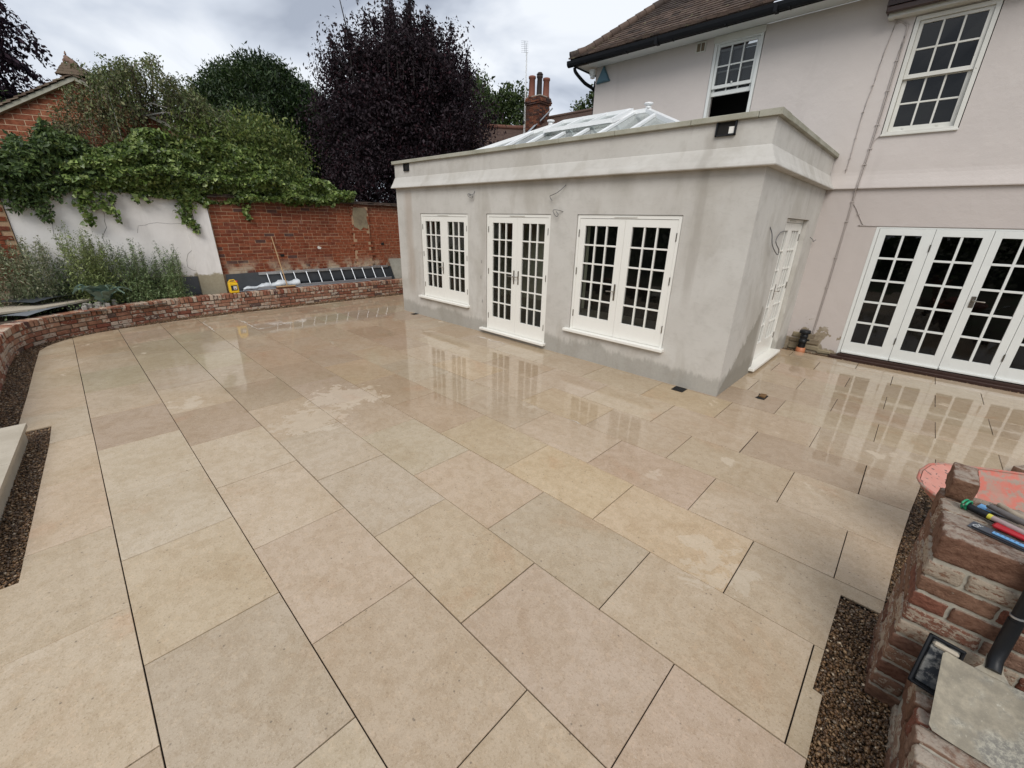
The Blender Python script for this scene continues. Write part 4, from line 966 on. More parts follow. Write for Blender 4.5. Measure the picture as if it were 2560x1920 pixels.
# opening vent on the front slope
yv = 1.14; off = .075
for p, q, w_ in (((-4.02, yv, fz(yv) + off), (-2.66, yv, fz(yv) + off), .07), ((-4.02, 1.68, fz(1.68) + off * .7), (-2.66, 1.68, fz(1.68) + off * .7), .06), ((-4.02, yv, fz(yv) + off), (-4.02, 1.7, fz(1.7) + off * .7), .06), ((-2.66, yv, fz(yv) + off), (-2.66, 1.7, fz(1.7) + off * .7), .08),
                 ((-3.57, yv, fz(yv) + off), (-3.57, 1.7, fz(1.7) + off * .7), .04), ((-3.11, yv, fz(yv) + off), (-3.11, 1.7, fz(1.7) + off * .7), .04)): bar(p, q, w_, .06, 'vent_frame')
b = MB(); b.add([(-4.0, yv, fz(yv) + off - .01), (-2.68, yv, fz(yv) + off - .01), (-2.68, 1.68, fz(1.68) + off * .7 - .01), (-4.0, 1.68, fz(1.68) + off * .7 - .01)], [(0, 1, 2, 3)]); b.build('vent_glass', M['glass_roof'], ln)
for x in (rx0, rx1):
    b = MB(); b.lathe((x, ry, rz + .0), [(0.0, .03), (.046, .03), (.048, .05), (.032, .056), (.032, .072), (.062, .076), (.072, .084), (.072, .1), (.064, .106), (0, .108)], 20); b.build('finial', M['upvc'], ln)

# ================================================================== MAIN HOUSE
D = 3.489
hs = thing('house', 'two-storey house in pinkish cream painted render with a brown tiled roof', 'building', (0, 6.5, 0))
back = lambda u, d, z: (u, D + d, z)
b = MB()
wall_panel(b, back, -4.65, 7.5, 2.85, 5.09, .3, [(-2.21, -1.41, 3.88, 5.02), (.48, 1.30, 3.33, 4.74)])
wall_panel(b, back, -4.65, 7.5, -.06, 2.62, .3, [(.78, 3.80, .05, 2.08)])
up = [(0, 2.62), (-.045, 2.622), (-.047, 2.635), (-.034, 2.69), (-.018, 2.75), (-.005, 2.81), (0, 2.86)]
for (p0, q0), (p1, q1) in zip(up, up[1:]): b.add([(.0, D + p0, q0), (7.5, D + p0, q0), (7.5, D + p1, q1), (.0, D + p1, q1)], [(0, 1, 2, 3)], True)
b.quad((-4.65, D, 2.62), (0.01, D, 2.62), (.01, D, 2.86), (-4.65, D, 2.86))
b.quad((-4.65, D, 0), (-4.65, 9.5, 0), (-4.65, 9.5, 5.09), (-4.65, D, 5.09)); b.quad((7.5, D, 0), (7.5, 9.5, 0), (7.5, 9.5, 5.09), (7.5, D, 5.09)); b.quad((-4.65, 9.5, 0), (7.5, 9.5, 0), (7.5, 9.5, 5.09), (-4.65, 9.5, 5.09))
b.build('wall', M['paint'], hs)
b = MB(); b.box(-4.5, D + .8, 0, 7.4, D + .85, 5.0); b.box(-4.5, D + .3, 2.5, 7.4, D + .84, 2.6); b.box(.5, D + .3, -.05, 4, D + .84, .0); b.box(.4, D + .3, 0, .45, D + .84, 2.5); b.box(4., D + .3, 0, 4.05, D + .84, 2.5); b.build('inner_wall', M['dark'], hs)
# string / exposed rubble at the foot
b = MB()
for (x0, z0, x1, z1) in ((.06, .0, .30, .11), (.31, .02, .52, .10), (.05, .12, .22, .2), (.24, .12, .5, .22), (.08, .21, .42, .30), (.5, .0, .7, .06)):
    b.add(*chamfer_box(x0, D - .012 - rnd.uniform(0, .012), z0, x1, D + .04, z1, .012, .006, rnd))
b.build('exposed_stone', M['plaster_old'], hs)
# french doors of the house
def hleaf(i, u0, u1, g0, g1, hnd=None):
    loc = back((u0 + u1) / 2, 0, .07); w_ = bpy.data.objects.new('door', None); COL.objects.link(w_); w_.parent = hs; w_.location = Vector(loc) - org(hs); W[w_.name] = Vector(loc)
    leaf(w_, back, u0 + .002, u1 - .002, .075, 2.058, g0, g1, .275, 1.965, 2, 5, M['wpaint_old'], -.012, M['glass_dark'], .05, .03)
    mbox(back, 'weather_bar', M['wpaint_old'], u0 + .01, -.045, .085, u1 - .01, -.012, .115, w_, .004)
    for z in (.35, 1.75): 
        b = MB(); b.tube([back(u1 if i % 2 == 0 else u0, -.016, z), back(u1 if i % 2 == 0 else u0, -.016, z + .1)], .009, 6); b.build('hinge', M['chrome'], w_)
    if hnd:
        b = MB(); p, q = back(u0 + .035, -.02, 1.03), back(u0 + .085, -.012, 1.19); b.box(*p, *q, .004)
        b.tube([back(u0 + .06, -.012, 1.13), back(u0 + .06, -.06, 1.13), back(u0 + .08, -.065, 1.13), back(u0 + .18, -.06, 1.125)], .009, 8); b.build('handle', M['chrome'], w_)
hleaf(0, .825, 1.455, .915, 1.325); hleaf(1, 1.455, 2.035, 1.545, 1.945); hleaf(2, 2.035, 2.615, 2.125, 2.525, True); hleaf(3, 2.615, 3.2, 2.705, 3.105); hleaf(4, 3.2, 3.76, 3.29, 3.67)
b = MB(); b.box(.78, D - .004, .05, .823, D + .07, 2.08); b.box(3.762, D - .004, .05, 3.80, D + .07, 2.08); b.box(.823, D - .004, 2.06, 3.762, D + .07, 2.08); b.build('door_frame', M['wpaint_old'], hs)
b = MB(); b.box(.70, D - .13, -.02, 3.9, D + .05, .03, .004); b.box(.80, D - .05, .031, 3.8, D + .05, .068, .003); b.build('door_threshold', M['wood_dark'], hs)
# sash windows
def sash(u0, u1, z0, z1, mid, low_open, label, m, zt=None, blind=False):
    loc = back((u0 + u1) / 2, 0, z0); w_ = bpy.data.objects.new('sash_window', None); COL.objects.link(w_); w_.parent = hs; w_.location = Vector(loc) - org(hs); W[w_.name] = Vector(loc); w_['label'] = label
    f = .05; b = MB()
    for q in ((u0, z0, u0 + f, z1), (u1 - f, z0, u1, z1), (u0 + f, z1 - .05, u1 - f, z1), (u0 + f, z0, u1 - f, z0 + .03)):
        p, r_ = back(q[0], -.014, q[1]), back(q[2], .10, q[3]); b.box(*p, *r_, .003)
    b.build('frame', m, w_)
    mbox(back, 'sill', m, u0 - .01, -.03, z0 - .025, u1 + .01, .08, z0 + .001, w_, .004)
    hp = z1 - .05 - mid
    leaf(w_, back, u0 + f + .002, u1 - f - .002, mid - .02, z1 - .052, u0 + f + .045, u1 - f - .045, mid + .03, z1 - .09, 3, 2, m, .012, M['glass_dark'], .035, .022)
    lo = z0 + .032 + low_open; hi = lo + (mid - z0 - .03)
    leaf(w_, back, u0 + f + .004, u1 - f - .004, lo, hi, u0 + f + .05, u1 - f - .05, lo + .065, hi - .03, 3, 2, m, .052, M['glass_dark'], .035, .022)
    for u in (u0 + .22, u1 - .22) if not low_open else ((u0 + u1) / 2,):
        b = MB(); b.box(*back(u - .012, -.006 if low_open else .044, (lo if not low_open else mid) + .03), *back(u + .012, .012 if low_open else .052, (lo if not low_open else mid) + .055)); b.build('sash_lift', m, w_)
    if blind:
        b = MB(); b.quad(back(u0 + .06, .13, lo + .2), back(u1 - .06, .13, lo + .2), back(u1 - .06, .13, z1 - .14), back(u0 + .06, .13, z1 - .14)); b.build('roller_blind', M['blind'], w_)
sash(-2.20, -1.42, 3.62, 5.015, 4.335, .56, 'half-open upstairs sash window above the roof lantern', M['wpaint_old'], blind=True)
sash(.49, 1.29, 3.34, 4.73, 4.035, 0, 'closed upstairs sash window with flaking paint at the right', M['wpaint_worn'])
b = MB(); b.box(-2.215, D - .03, 4.99, -1.405, D - .001, 5.085); b.build('head_board', M['wpaint_worn'], hs)
# eaves, fascia, gutter
b = MB(); b.box(-4.93, 3.13, 5.092, -.22 + 2.2, D, 5.108); b.box(-4.93, D, 5.092, -4.66, 9.5, 5.108); b.build('soffit', M['wpaint_old'], hs)
b = MB(); b.box(-4.935, 3.11, 5.07, 1.98, 3.129, 5.21); b.box(-4.955, 3.11, 5.07, -4.936, 9.5, 5.21); b.build('fascia', M['gutter'], hs)
gp = [(3.108, 5.16), (3.10, 5.10), (3.075, 5.066), (3.04, 5.06), (3.005, 5.078), (2.99, 5.115), (2.985, 5.165), (2.992, 5.165), (2.998, 5.12), (3.012, 5.088), (3.04, 5.072), (3.07, 5.078), (3.09, 5.105)]
b = MB()
for (y0, z0), (y1, z1) in zip(gp, gp[1:]): b.add([(-5.06, y0, z0), (1.98, y0, z0), (1.98, y1, z1), (-5.06, y1, z1)], [(0, 1, 2, 3)], True)
for x in (-5.06, -3.1, -1.2, .7):
    if x < -5: b.add([(x, 3.10, 5.10), (x, 3.04, 5.06), (x, 2.99, 5.1), (x, 2.985, 5.165), (x, 3.108, 5.165)], [(0, 1, 2, 3, 4)])
    else: b.box(x, 2.975, 5.05, x + .05, 3.108, 5.155)
for k in range(7): b.box(-4.6 + k * .9, 2.985, 5.055, -4.585 + k * .9, 3.108, 5.07)
b.build('gutter', M['gutter'], hs)
cable('downpipe', [(-4.93, 3.1, 5.06), (-4.92, 3.14, 4.98), (-4.86, 3.4, 4.84), (-4.76, 3.6, 4.74), (-4.72, 3.62, 4.5), (-4.72, 3.62, .1)], .034, M['gutter'], hs, 10, 4)
# second, lower eave above the right-hand window
b = MB(); b.box(.19, D - .13, 4.752, 7.4, D, 4.80); b.build('soffit', M['wpaint_worn'], hs)
b = MB(); b.box(.165, D - .15, 4.80, 7.4, D - .01, 4.875); b.box(.15, D - .19, 4.875, 7.4, D - .02, 5.0); b.box(.158, D - .21, 4.79, 7.4, D - .15, 4.86, .01); b.build('fascia', M['wood_dark'], hs)
b = MB(); b.box(.14, D - .24, 5.0, 7.4, D + .3, 5.03); b.build('lean_to_roof', M['roof_far'], hs)
# roof: front slope with hip on the left, tiles laid on it
PT_ = math.tan(R(39)); rf0 = (-4.99, 3.04, 5.205)
def rz_(y): t = y - 3.04; return 5.205 + (t * .52 if t < .25 else .13 + (t - .25) * PT_)
b = MB()
rows_ = [3.04, 3.29, 4.0, 5.0, 6.5]
for y0, y1 in zip(rows_, rows_[1:]):
    b.quad((-4.99 + (y0 - 3.04), y0, rz_(y0)), (2.0, y0, rz_(y0)), (2.0, y1, rz_(y1)), (-4.99 + (y1 - 3.04), y1, rz_(y1)))
    b.quad((-4.99 + (y0 - 3.04), y0, rz_(y0)), (-4.99 + (y1 - 3.04), y1, rz_(y1)), (-4.99 + (y1 - 3.04), 13 - y1, rz_(y1)), (-4.99 + (y0 - 3.04), 13 - y0, rz_(y0)))
roof = b.build('roof', M['tile'], hs)
TM = []
for k in range(8):
    q = MB(); q.add(*chamfer_box(-.080, -.118, -.022, .080, .03, .010, .003, .003, rnd)); TM.append(q.mesh('tile', M['tile']))
# local tile: y=-.125 is the lower visible edge
tl = []; sdist = 0; y = 3.05; row = 0
while y < 5.2:
    sl = .48 if y < 3.29 else math.atan(PT_); gauge = .1
    x = -4.99 + (y - 3.04) + .05 + (.082 if row % 2 else 0)
    while x < 1.9:
        if not (-2.12 < x < -1.9 and 4.0 < y < 4.1): tl.append((rnd.choice(TM), (x, y + .03, rz_(y) + .03), sl - .15 + rnd.uniform(-.03, .02), rnd.uniform(-.02, .02)))
        x += .1655
    y += gauge * math.cos(sl); row += 1
tl.sort(key=lambda t: (t[1][0] > -.1) * 100 + (t[1][1] - 3.04) * .8 + (t[1][2] - 5.2) + abs(t[1][0] + 2.6) * .45)
for me, loc, sl, rz2 in tl[:294]: put('tile', me, loc, roof, (sl, rnd.uniform(-.012, .012), rz2))
b = MB()
for me, loc, sl, rz2 in tl[294:]:
    mt_ = Matrix.Translation(loc) @ Euler((sl, 0, rz2)).to_matrix().to_4x4(); b.add([mt_ @ v.co for v in me.vertices], [tuple(p.vertices) for p in me.polygons])
o = b.build('roof_tiles', M['tile'], roof); o['kind'] = 'stuff'
t = 0; y = 3.06
while y < 5.6:
    b = MB(); x = -4.99 + (y - 3.04); z = rz_(y) + .045
    sl = .5 if y < 3.29 else PT_; d = Vector((.11, .11, .11 * sl)); p = Vector((x, y, z)); s_ = Vector((.09, -.09, -.05))
    b.tube([p - d * .3, p + d * 1.15], [.085, .07], 8); b.build('hip_tile', M['tile'], roof); y += .115
b = MB(); b.add([(-2.45, 4.02, rz_(4.02) + .07), (-1.9, 3.92, rz_(3.92) + .07), (-1.85, 4.15, rz_(4.15) + .08), (-2.35, 4.3, rz_(4.3) + .08)], [(0, 1, 2, 3)]); b.build('lead_flashing', M['lead'], roof)
# alarm box, vent, cables on the wall
b = MB(); tri = [(-4.60, 4.79), (-4.28, 4.80), (-4.44, 5.08)]
ins = [(-4.44 + (x + 4.44) * .86, 4.9 + (z - 4.9) * .86) for x, z in tri]
b.add([(x, D, z) for x, z in tri] + [(x, D - .04, z) for x, z in tri] + [(x, D - .065, z) for x, z in ins], [(0, 1, 4, 3), (1, 2, 5, 4), (2, 0, 3, 5), (3, 4, 7, 6), (4, 5, 8, 7), (5, 3, 6, 8), (6, 7, 8)]); b.build('alarm_box', M['teal'], hs)
b = MB(); b.lathe((-4.70, 3.42, 5.0), [(0, -.06), (.04, -.055), (.06, -.03), (.065, .0), (.065, .05)], 14); b.box(-4.73, 3.4, 4.9, -4.66, 3.47, 4.97); b.build('security_camera', M['upvc'], hs)
b = MB()
for q in ((-2.53, 4.915, -2.515, 5.07), (-2.375, 4.915, -2.36, 5.07), (-2.515, 4.915, -2.375, 4.93), (-2.515, 5.055, -2.375, 5.07), (-2.45, 4.93, -2.44, 5.055)): b.box(q[0], D - .02, q[1], q[2], D, q[3])
v_ = b.build('air_vent', M['wpaint_worn'], hs); b = MB(); b.box(-2.515, D - .006, 4.93, -2.375, D - .001, 5.055); b.build('vent_grille', M['plaster_old'], v_)
cz = lambda pts, r=.0055: cable('wall_cable', [(x, D - .009, z) for x, z in pts], r, M['cable'], hs, 6, 4)
cz([(.26, 4.80), (.27, 4.65), (.24, 4.35), (.225, 4.0), (.195, 3.65), (.195, 3.05), (.19, 2.86)])
cable('wall_cable', [(.25, D - .1, 4.84), (.27, D - .01, 4.72), (.38, D - .009, 4.70), (.42, D - .009, 4.60), (.41, D - .009, 4.3), (.405, D - .009, 3.5), (.39, D - .009, 2.9), (.385, D - .055, 2.64), (.385, D - .02, 2.55), (.385, D - .009, 2.2), (.38, D - .009, 1.2), (.375, D - .009, .3)], .007, M['cable'], hs)
cable('wall_cable', [(.29, D - .009, 4.74), (.40, D - .009, 4.66), (.43, D - .009, 4.55), (.425, D - .009, 3.5), (.41, D - .009, 2.9), (.405, D - .055, 2.64), (.40, D - .009, 2.5), (.40, D - .009, 1.2), (.39, D - .009, .32)], .007, M['cable'], hs)
cz([(.385, 2.44), (.46, 2.34), (.52, 2.24), (.60, 2.115), (.64, 2.10), (.80, 2.092), (3.6, 2.095)]); cz([(.50, 3.34), (.45, 3.3), (.42, 3.24)])
for (x, z, w_) in ((.222, 3.99, .02), (.195, 3.66, .02), (.195, 3.32, .02), (.195, 3.05, .02), (.19, 2.9, .02), (.415, 4.25, .045), (.415, 3.89, .045), (.412, 3.47, .05), (.41, 3.16, .05), (.40, 2.95, .05), (.39, 2.43, .045), (.39, 2.14, .045), (.388, 1.59, .045), (.385, 1.11, .045), (.51, 2.25, .03)):
    b = MB(); b.box(x - w_ / 2, D - .02, z, x + w_ / 2, D - .001, z + .012); b.build('cable_clip', M['cable'], hs)
# flagged soil pipe at the wall foot
sp_ = thing('soil_pipe', 'short black plastic pipe with a cap in an orange collar by the house wall', 'pipe', (.28, 3.36, 0))
b = MB(); b.lathe((.28, 3.36, 0), [(.072, -.02), (.072, .05), (.066, .055), (.066, .07), (.05, .07)], 20); b.build('collar', M['orangepipe'], sp_)
b = MB(); b.lathe((.28, 3.36, 0), [(.055, .05), (.055, .16), (.062, .165), (.062, .20), (.055, .205), (.055, .25), (.06, .255), (.06, .29), (.055, .295), (.055, .33)], 20); b.tube([(.28, 3.36, .19), (.37, 3.33, .22)], [.02, .016], 8); b.build('pipe', M['black'], sp_)
b = MB(); b.lathe((.28, 3.355, 0), [(.056, .315), (.085, .325), (.085, .365), (.075, .378), (.02, .382), (0, .38)], 24); b.build('cap', M['black'], sp_)

# ================================================================== NEIGHBOURING BUILDINGS
gb = thing('outbuilding', 'old brick gabled outbuilding with a tiled roof behind the ivy at the left', 'building', (-12.2, -5.0, 0))
ap = Vector((-11.5, -4.27, 4.40)); ev = Vector((.483, .876, 0)); nv = Vector((.876, -.483, 0)); sl_ = .492
def gw_(s, z, o=0): return ap + ev * s + nv * o + Vector((0, 0, z - ap.z))
HW = 2.3; ze = ap.z - HW * sl_
b = MB()
b.add([gw_(-HW, 0), gw_(HW, 0), gw_(HW, ze), gw_(0, ap.z - .02), gw_(-HW, ze)], [(0, 1, 2, 3, 4)])
b.add([gw_(-HW, 0), gw_(-HW, ze), gw_(-HW, ze, -5), gw_(-HW, 0, -5)], [(0, 1, 2, 3)]); b.add([gw_(HW, 0), gw_(HW, ze), gw_(HW, ze, -5), gw_(HW, 0, -5)], [(0, 1, 2, 3)])
b.build('wall', M['mortar_gable'], gb)
GBm = []
for k in range(6):
    q = MB(); q.add(*chamfer_box(-.145, -.006, 0, .145, .012, .087, .002, .002, rnd)); GBm.append(q.mesh('brick', M['brick_gable']))
ga = math.atan2(ev.y, ev.x); k = 0
z = 2.55
while z < ap.z - .1:
    lim = (ap.z - (z + .05)) / sl_ - .04; s_ = -2.25 + (.15 if k % 2 else 0)
    while s_ < 1.2:
        if abs(s_ + .145) < lim + .12:
            o = put('brick', rnd.choice(GBm), gw_(s_ + .145, z, -.001 + rnd.uniform(0, .002)), gb, (0, 0, ga + rnd.uniform(-.01, .01)), (min(1, 1), 1, 1))
        s_ += .303
    z += .099; k += 1
b = MB()
for sg in (-1, 1): b.add([gw_(0, ap.z + .03, .09), gw_(0, ap.z + .03, -5), gw_(sg * (HW + .3), ap.z - (HW + .3) * sl_ + .03, -5), gw_(sg * (HW + .3), ap.z - (HW + .3) * sl_ + .03, .09)], [(0, 1, 2, 3)])
rfg = b.build('roof', M['tile2'], gb)
b = MB()
for sg in (-1, 1):
    for (o_, dz) in ((.10, 0),):
        a, c = gw_(sg * .0, ap.z - .035, o_), gw_(sg * (HW + .3), ap.z - (HW + .3) * sl_ - .035, o_); b.add([a, c, c + Vector((0, 0, .075)), a + Vector((0, 0, .075)), a - nv * .12, c - nv * .12], [(0, 1, 2, 3), (0, 4, 5, 1)])
b.build('verge', M['coping'], rfg)
for sg in (-1, 1):
    for i in range(17):
        s0, s1 = i * .135, i * .135 + .20
        for j in range(5):
            o0 = .13 - j * .17 + rnd.uniform(-.006, .006)
            b = MB(); zz = lambda s__: ap.z - s__ * sl_ + .05
            t0 = rnd.uniform(.0, .006); P4 = [gw_(sg * s0, zz(s0) + .012 + t0, o0), gw_(sg * s1, zz(s1) + .045 + t0, o0), gw_(sg * s1, zz(s1) + .045 + t0, o0 - .165), gw_(sg * s0, zz(s0) + .012 + t0, o0 - .165)]
            b.add([p - Vector((0, 0, .022)) for p in P4] + P4, [(0, 1, 5, 4), (1, 2, 6, 5), (2, 3, 7, 6), (3, 0, 4, 7), (4, 5, 6, 7), (0, 3, 2, 1)])
            b.build('tile', M['tile2'], rfg)
b = MB()
for i, (w_, h) in enumerate(((.26, 0), (.22, .045), (.18, .09), (.13, .135))):
    c = gw_(0, ap.z + .05 + h, .0); b.add([c + ev * (-w_) + nv * .14, c + ev * w_ + nv * .14, c + ev * w_ * .8 - nv * 1.2, c - ev * w_ * .8 - nv * 1.2] + [c + ev * (-w_ * .75) + nv * .14 + Vector((0, 0, .05)), c + ev * w_ * .75 + nv * .14 + Vector((0, 0, .05)), c + ev * w_ * .6 - nv * 1.2 + Vector((0, 0, .05)), c - ev * w_ * .6 - nv * 1.2 + Vector((0, 0, .05))],
                                                             [(0, 1, 5, 4), (1, 2, 6, 5), (2, 3, 7, 6), (3, 0, 4, 7), (4, 5, 6, 7)])
b.build('ridge_tiles', M['tile2'], rfg)
b = MB(); c = gw_(-.03, ap.z + .215, .05); F_ = .6
V3 = lambda e_, h: c + ev * (e_ * F_) + Vector((0, 0, h * F_))
b.tube([V3(.20, -.02), V3(.10, .07), V3(0, .16), V3(-.03, .24), V3(-.02, .30), V3(-.015, .38)], [.045, .062, .055, .038, .02, .006], 8)
b.tube([V3(-.02, .2), V3(-.10, .12), V3(-.11, .03)], [.03, .028, .02], 8)
b.build('finial', M['finial'], rfg)

# roofs and chimney beyond the extension
nb = thing('neighbour_house', 'neighbouring house roof of brown tiles with orange ridge beyond the extension', 'building', (-13, 13, 0))
def band_roof(name, x0, x1, y0, z0, y1, z1, n, sagf=None, m='roof_far'):
    b = MB(); NX = 24
    for i in range(n):
        ya, yb = y0 + (y1 - y0) * i / n, y0 + (y1 - y0) * (i + 1) / n; za, zb = z0 + (z1 - z0) * i / n, z0 + (z1 - z0) * (i + 1) / n
        for k in range(NX):
            xa, xb = x0 + (x1 - x0) * k / NX, x0 + (x1 - x0) * (k + 1) / NX
            sa, sb = (sagf(xa), sagf(xb)) if sagf else (0, 0); j = rnd.uniform(0, .012)
            b.add([(xa, ya, za + sa + .03 + j), (xb, ya, za + sb + .03 + j), (xb, yb, zb + sb + j), (xa, yb, zb + sa + j), (xa, ya, za + sa), (xb, ya, za + sb)], [(0, 1, 2, 3), (4, 5, 1, 0)])
    return b.build(name, M[m], nb)
sag = lambda x: .16 * math.sin((x + 19) * .9) - .04 * (x + 13)
band_roof('left_roof', -19.5, -12.9, 8.3, 4.05, 11.7, 6.22, 34, lambda x: .10 * math.sin((x + 19) * .9) + (.06 * (-13 - x)))
b = MB(); b.tube([(x, 11.72, 6.30 + .10 * math.sin((x + 19) * .9) + .06 * (-13 - x)) for x in np.linspace(-19.5, -12.9, 22)], .11, 6); b.build('ridge', M['ridge_far'], nb)
band_roof('right_roof', -12.75, -2, 8.6, 4.3, 11.5, 6.42, 30); b = MB(); b.tube([(x, 11.52, 6.47) for x in np.linspace(-12.75, -2, 14)], .07, 6); b.build('ridge', M['roof_far'], nb)
b = MB(); b.box(-19, 8.9, 0, -2.2, 9.0, 4.5); b.build('wall', M['mortar_gable'], nb)
b = MB(); b.add([(-12.9, 8.6, 4.35), (-12.75, 8.6, 4.35), (-12.75, 11.5, 6.6), (-12.9, 11.5, 6.6)], [(0, 1, 2, 3)]); b.tube([(-12.75, 10.9, 6.12), (-12.2, 11.3, 6.75)], .03, 5); b.build('valley_flashing', M['lead'], nb)
ch = thing('chimney', 'brick chimney stack with three tall pots rising over the far roofs', 'chimney', (-13.0, 11.3, 5.0))
cx0, cx1, cy0, cy1 = -13.42, -12.62, 10.9, 11.6
box('core', M['mortar_gable'], cx0 + .015, cy0 + .015, 4.8, cx1 - .015, cy1 - .015, 7.2, ch)
CB = []
for k in range(5):
    q = MB(); q.add(*chamfer_box(-.11, -.05, 0, .11, .05, .064, .004, .003, rnd)); CB.append(q.mesh('brick', M['brick_chim']))
for c_ in range(29):
    z = 5.1 + c_ * .0735; o_ = {27: .05, 26: .07, 25: .045, 28: .03}.get(c_, 0)
    for f_ in range(2):
        if f_ == 0:
            x = cx0 - o_ + (.0 if c_ % 2 else -.055)
            while x < cx1 + o_ - .03:
                a, e_ = max(x, cx0 - o_), min(x + .215, cx1 + o_)
                if e_ - a > .04: put('brick', rnd.choice(CB), ((a + e_) / 2, cy0 - o_ + .045, z), ch, (0, 0, 0), ((e_ - a) / .22, 1, 1))
                x += .23
        else:
            y = cy0 - o_ + (.0 if c_ % 2 == 0 else -.055)
            while y < cy1 + o_ - .03:
                a, e_ = max(y, cy0 - o_), min(y + .215, cy1 + o_)
                if e_ - a > .04: put('brick', rnd.choice(CB), (cx1 + o_ - .045, (a + e_) / 2, z), ch, (0, 0, math.pi / 2), ((e_ - a) / .22, 1, 1))
                y += .23
box('flaunching', M['mortar_grey'], cx0 + .02, cy0 + .02, 7.2, cx1 - .02, cy1 - .02, 7.27, ch)
for (x, h, r, m_, lab) in ((-13.24, .80, .155, 'terracotta', None), (-13.0, .84, .13, 'pot_dark', 'black cowled pot'), (-12.78, .74, .155, 'terracotta', None)):
    yp = 11.25 + (x + 13.02) * .95; b = MB(); b.lathe((x, yp, 7.25), [(r * 1.05, 0), (r * .95, .1), (r * .85, h - .12), (r * 1.05, h - .09), (r * 1.05, h - .02), (r * .85, h), (r * .6, h - .02)], 14)
    if lab: b.lathe((x, yp, 7.25), [(r * 1.15, h + .02), (r * .7, h + .1), (0, h + .12)], 14)
    o = b.build('chimney_pot', M[m_], ch)
    if lab: o['label'] = lab
an = thing('tv_aerial', 'white lattice mast with a small TV aerial beside the chimney', 'aerial', (-13.72, 11.1, 5.6))
b = MB()
for dx_, dy_ in ((0, 0), (.07, .0), (.035, .06)): b.tube([(-13.72 + dx_, 11.1 + dy_, 5.6), (-13.69 + dx_ * .4, 11.1 + dy_ * .4, 9.0)], .012, 4)
for k in range(34): b.tube([(-13.72 + (k % 2) * .06, 11.1, 5.7 + k * .1), (-13.72 + ((k + 1) % 2) * .06, 11.1, 5.8 + k * .1)], .007, 3)
b.build('mast', M['upvc'], an)
b = MB(); b.tube([(-13.70, 11.1, 8.9), (-13.72, 11.1, 9.35)], .015, 4); b.tube([(-13.82, 11.1, 9.45), (-13.6, 10.9, 8.95)], .012, 4)
for k in range(7): t = k / 6; p = Vector((-13.82, 11.1, 9.45)).lerp(Vector((-13.6, 10.9, 8.95)), t); b.tube([p + Vector((-.1, -.12, .0)), p + Vector((.1, .12, .0))], .006, 3)
b.build('antenna', M['alu'], an)
b = MB(); b.add(*chamfer_box(-13.78, 11.05, 6.3, -13.66, 11.15, 6.42, .02)); b.build('junction_box', M['black'], an)

# ================================================================== PLANTS
PURP = [(.020, .014, .018), (.027, .018, .022), (.038, .027, .032), (.052, .039, .045), (.034, .014, .018), (.014, .011, .014)]
t = thing('purple_leaf_tree', 'tall dense dark purple-leaved tree behind the brick wall', 'tree', (-12.95, 3.95, 0))
P, K = crown_pts(90000, (-12.95, 4.15, 3.9), (2.7, 2.9, 3.5), 420, .34, 21, .5); Pb, Kb = crown_pts(80000, (-12.95, 4.3, 5.55), (2.5, 2.75, 2.5), 400, .28, 22, .55); P = np.concatenate([P, Pb, np.random.RandomState(3).normal(size=(16000, 3)).clip(-1.8, 1.8) * np.array([1.1, 1.3, 1.6]) + np.array([-12.95, 3.95, 3.6])]); K = np.concatenate([K, Kb])
sp_pts = []; SPT = MB()
r_ = np.random.RandomState(5)
for k in range(64):
    a = r_.rand() * 6.28; q = r_.rand() ** .5 * 2.6; x, y = -12.95 + q * math.cos(a), 4.1 + q * math.sin(a); zt_ = 4.5 + 3.5 * math.sqrt(max(0, 1 - (q / 2.9) ** 2)); h = r_.uniform(.35, 1.25) * (1.25 - q / 3.6)
    n = int(260 * h); u = r_.rand(n); lx, ly = r_.normal() * .12, r_.normal() * .12
    SPT.tube([(x, y, zt_ - .9), (x + lx * .5, y + ly * .5, zt_ - .7 + (h + .5) * .5), (x + lx, y + ly, zt_ - .75 + h + .5)], [.022, .012, .004], 4, False)
    sp_pts.append(np.c_[x + lx * u + r_.normal(size=n).clip(-1.8, 1.8) * .10 * (1.3 - u), y + ly * u + r_.normal(size=n).clip(-1.8, 1.8) * .10 * (1.3 - u), zt_ - .7 + u * (h + .5)])
P = np.concatenate([P] + sp_pts); P = P[P[:, 2] > .6]; SPT.build('upright_twigs', M['purple_twig'], t)
leafmesh('crown', P, .095, PURP, M['leafp'], t, .48, droop=.55); trunk(t, (-12.95, 3.95, 0), (-12.9, 3.9, 8.2), .16, K, 26, seed=4)
for i, (x, y, h) in enumerate(((-13.5, 2.3, 8.9), (-12.6, 3.3, 9.3), (-13.0, 4.6, 9.0))):
    b = MB(); b.tube([(-12.95, 3.95, 1.0), (x * .6 - 12.95 * .4, y * .6 + 3.95 * .4, 5), (x, y, h)], [.07, .04, .008], 5); b.build('limb', M['purple_twig'], t)

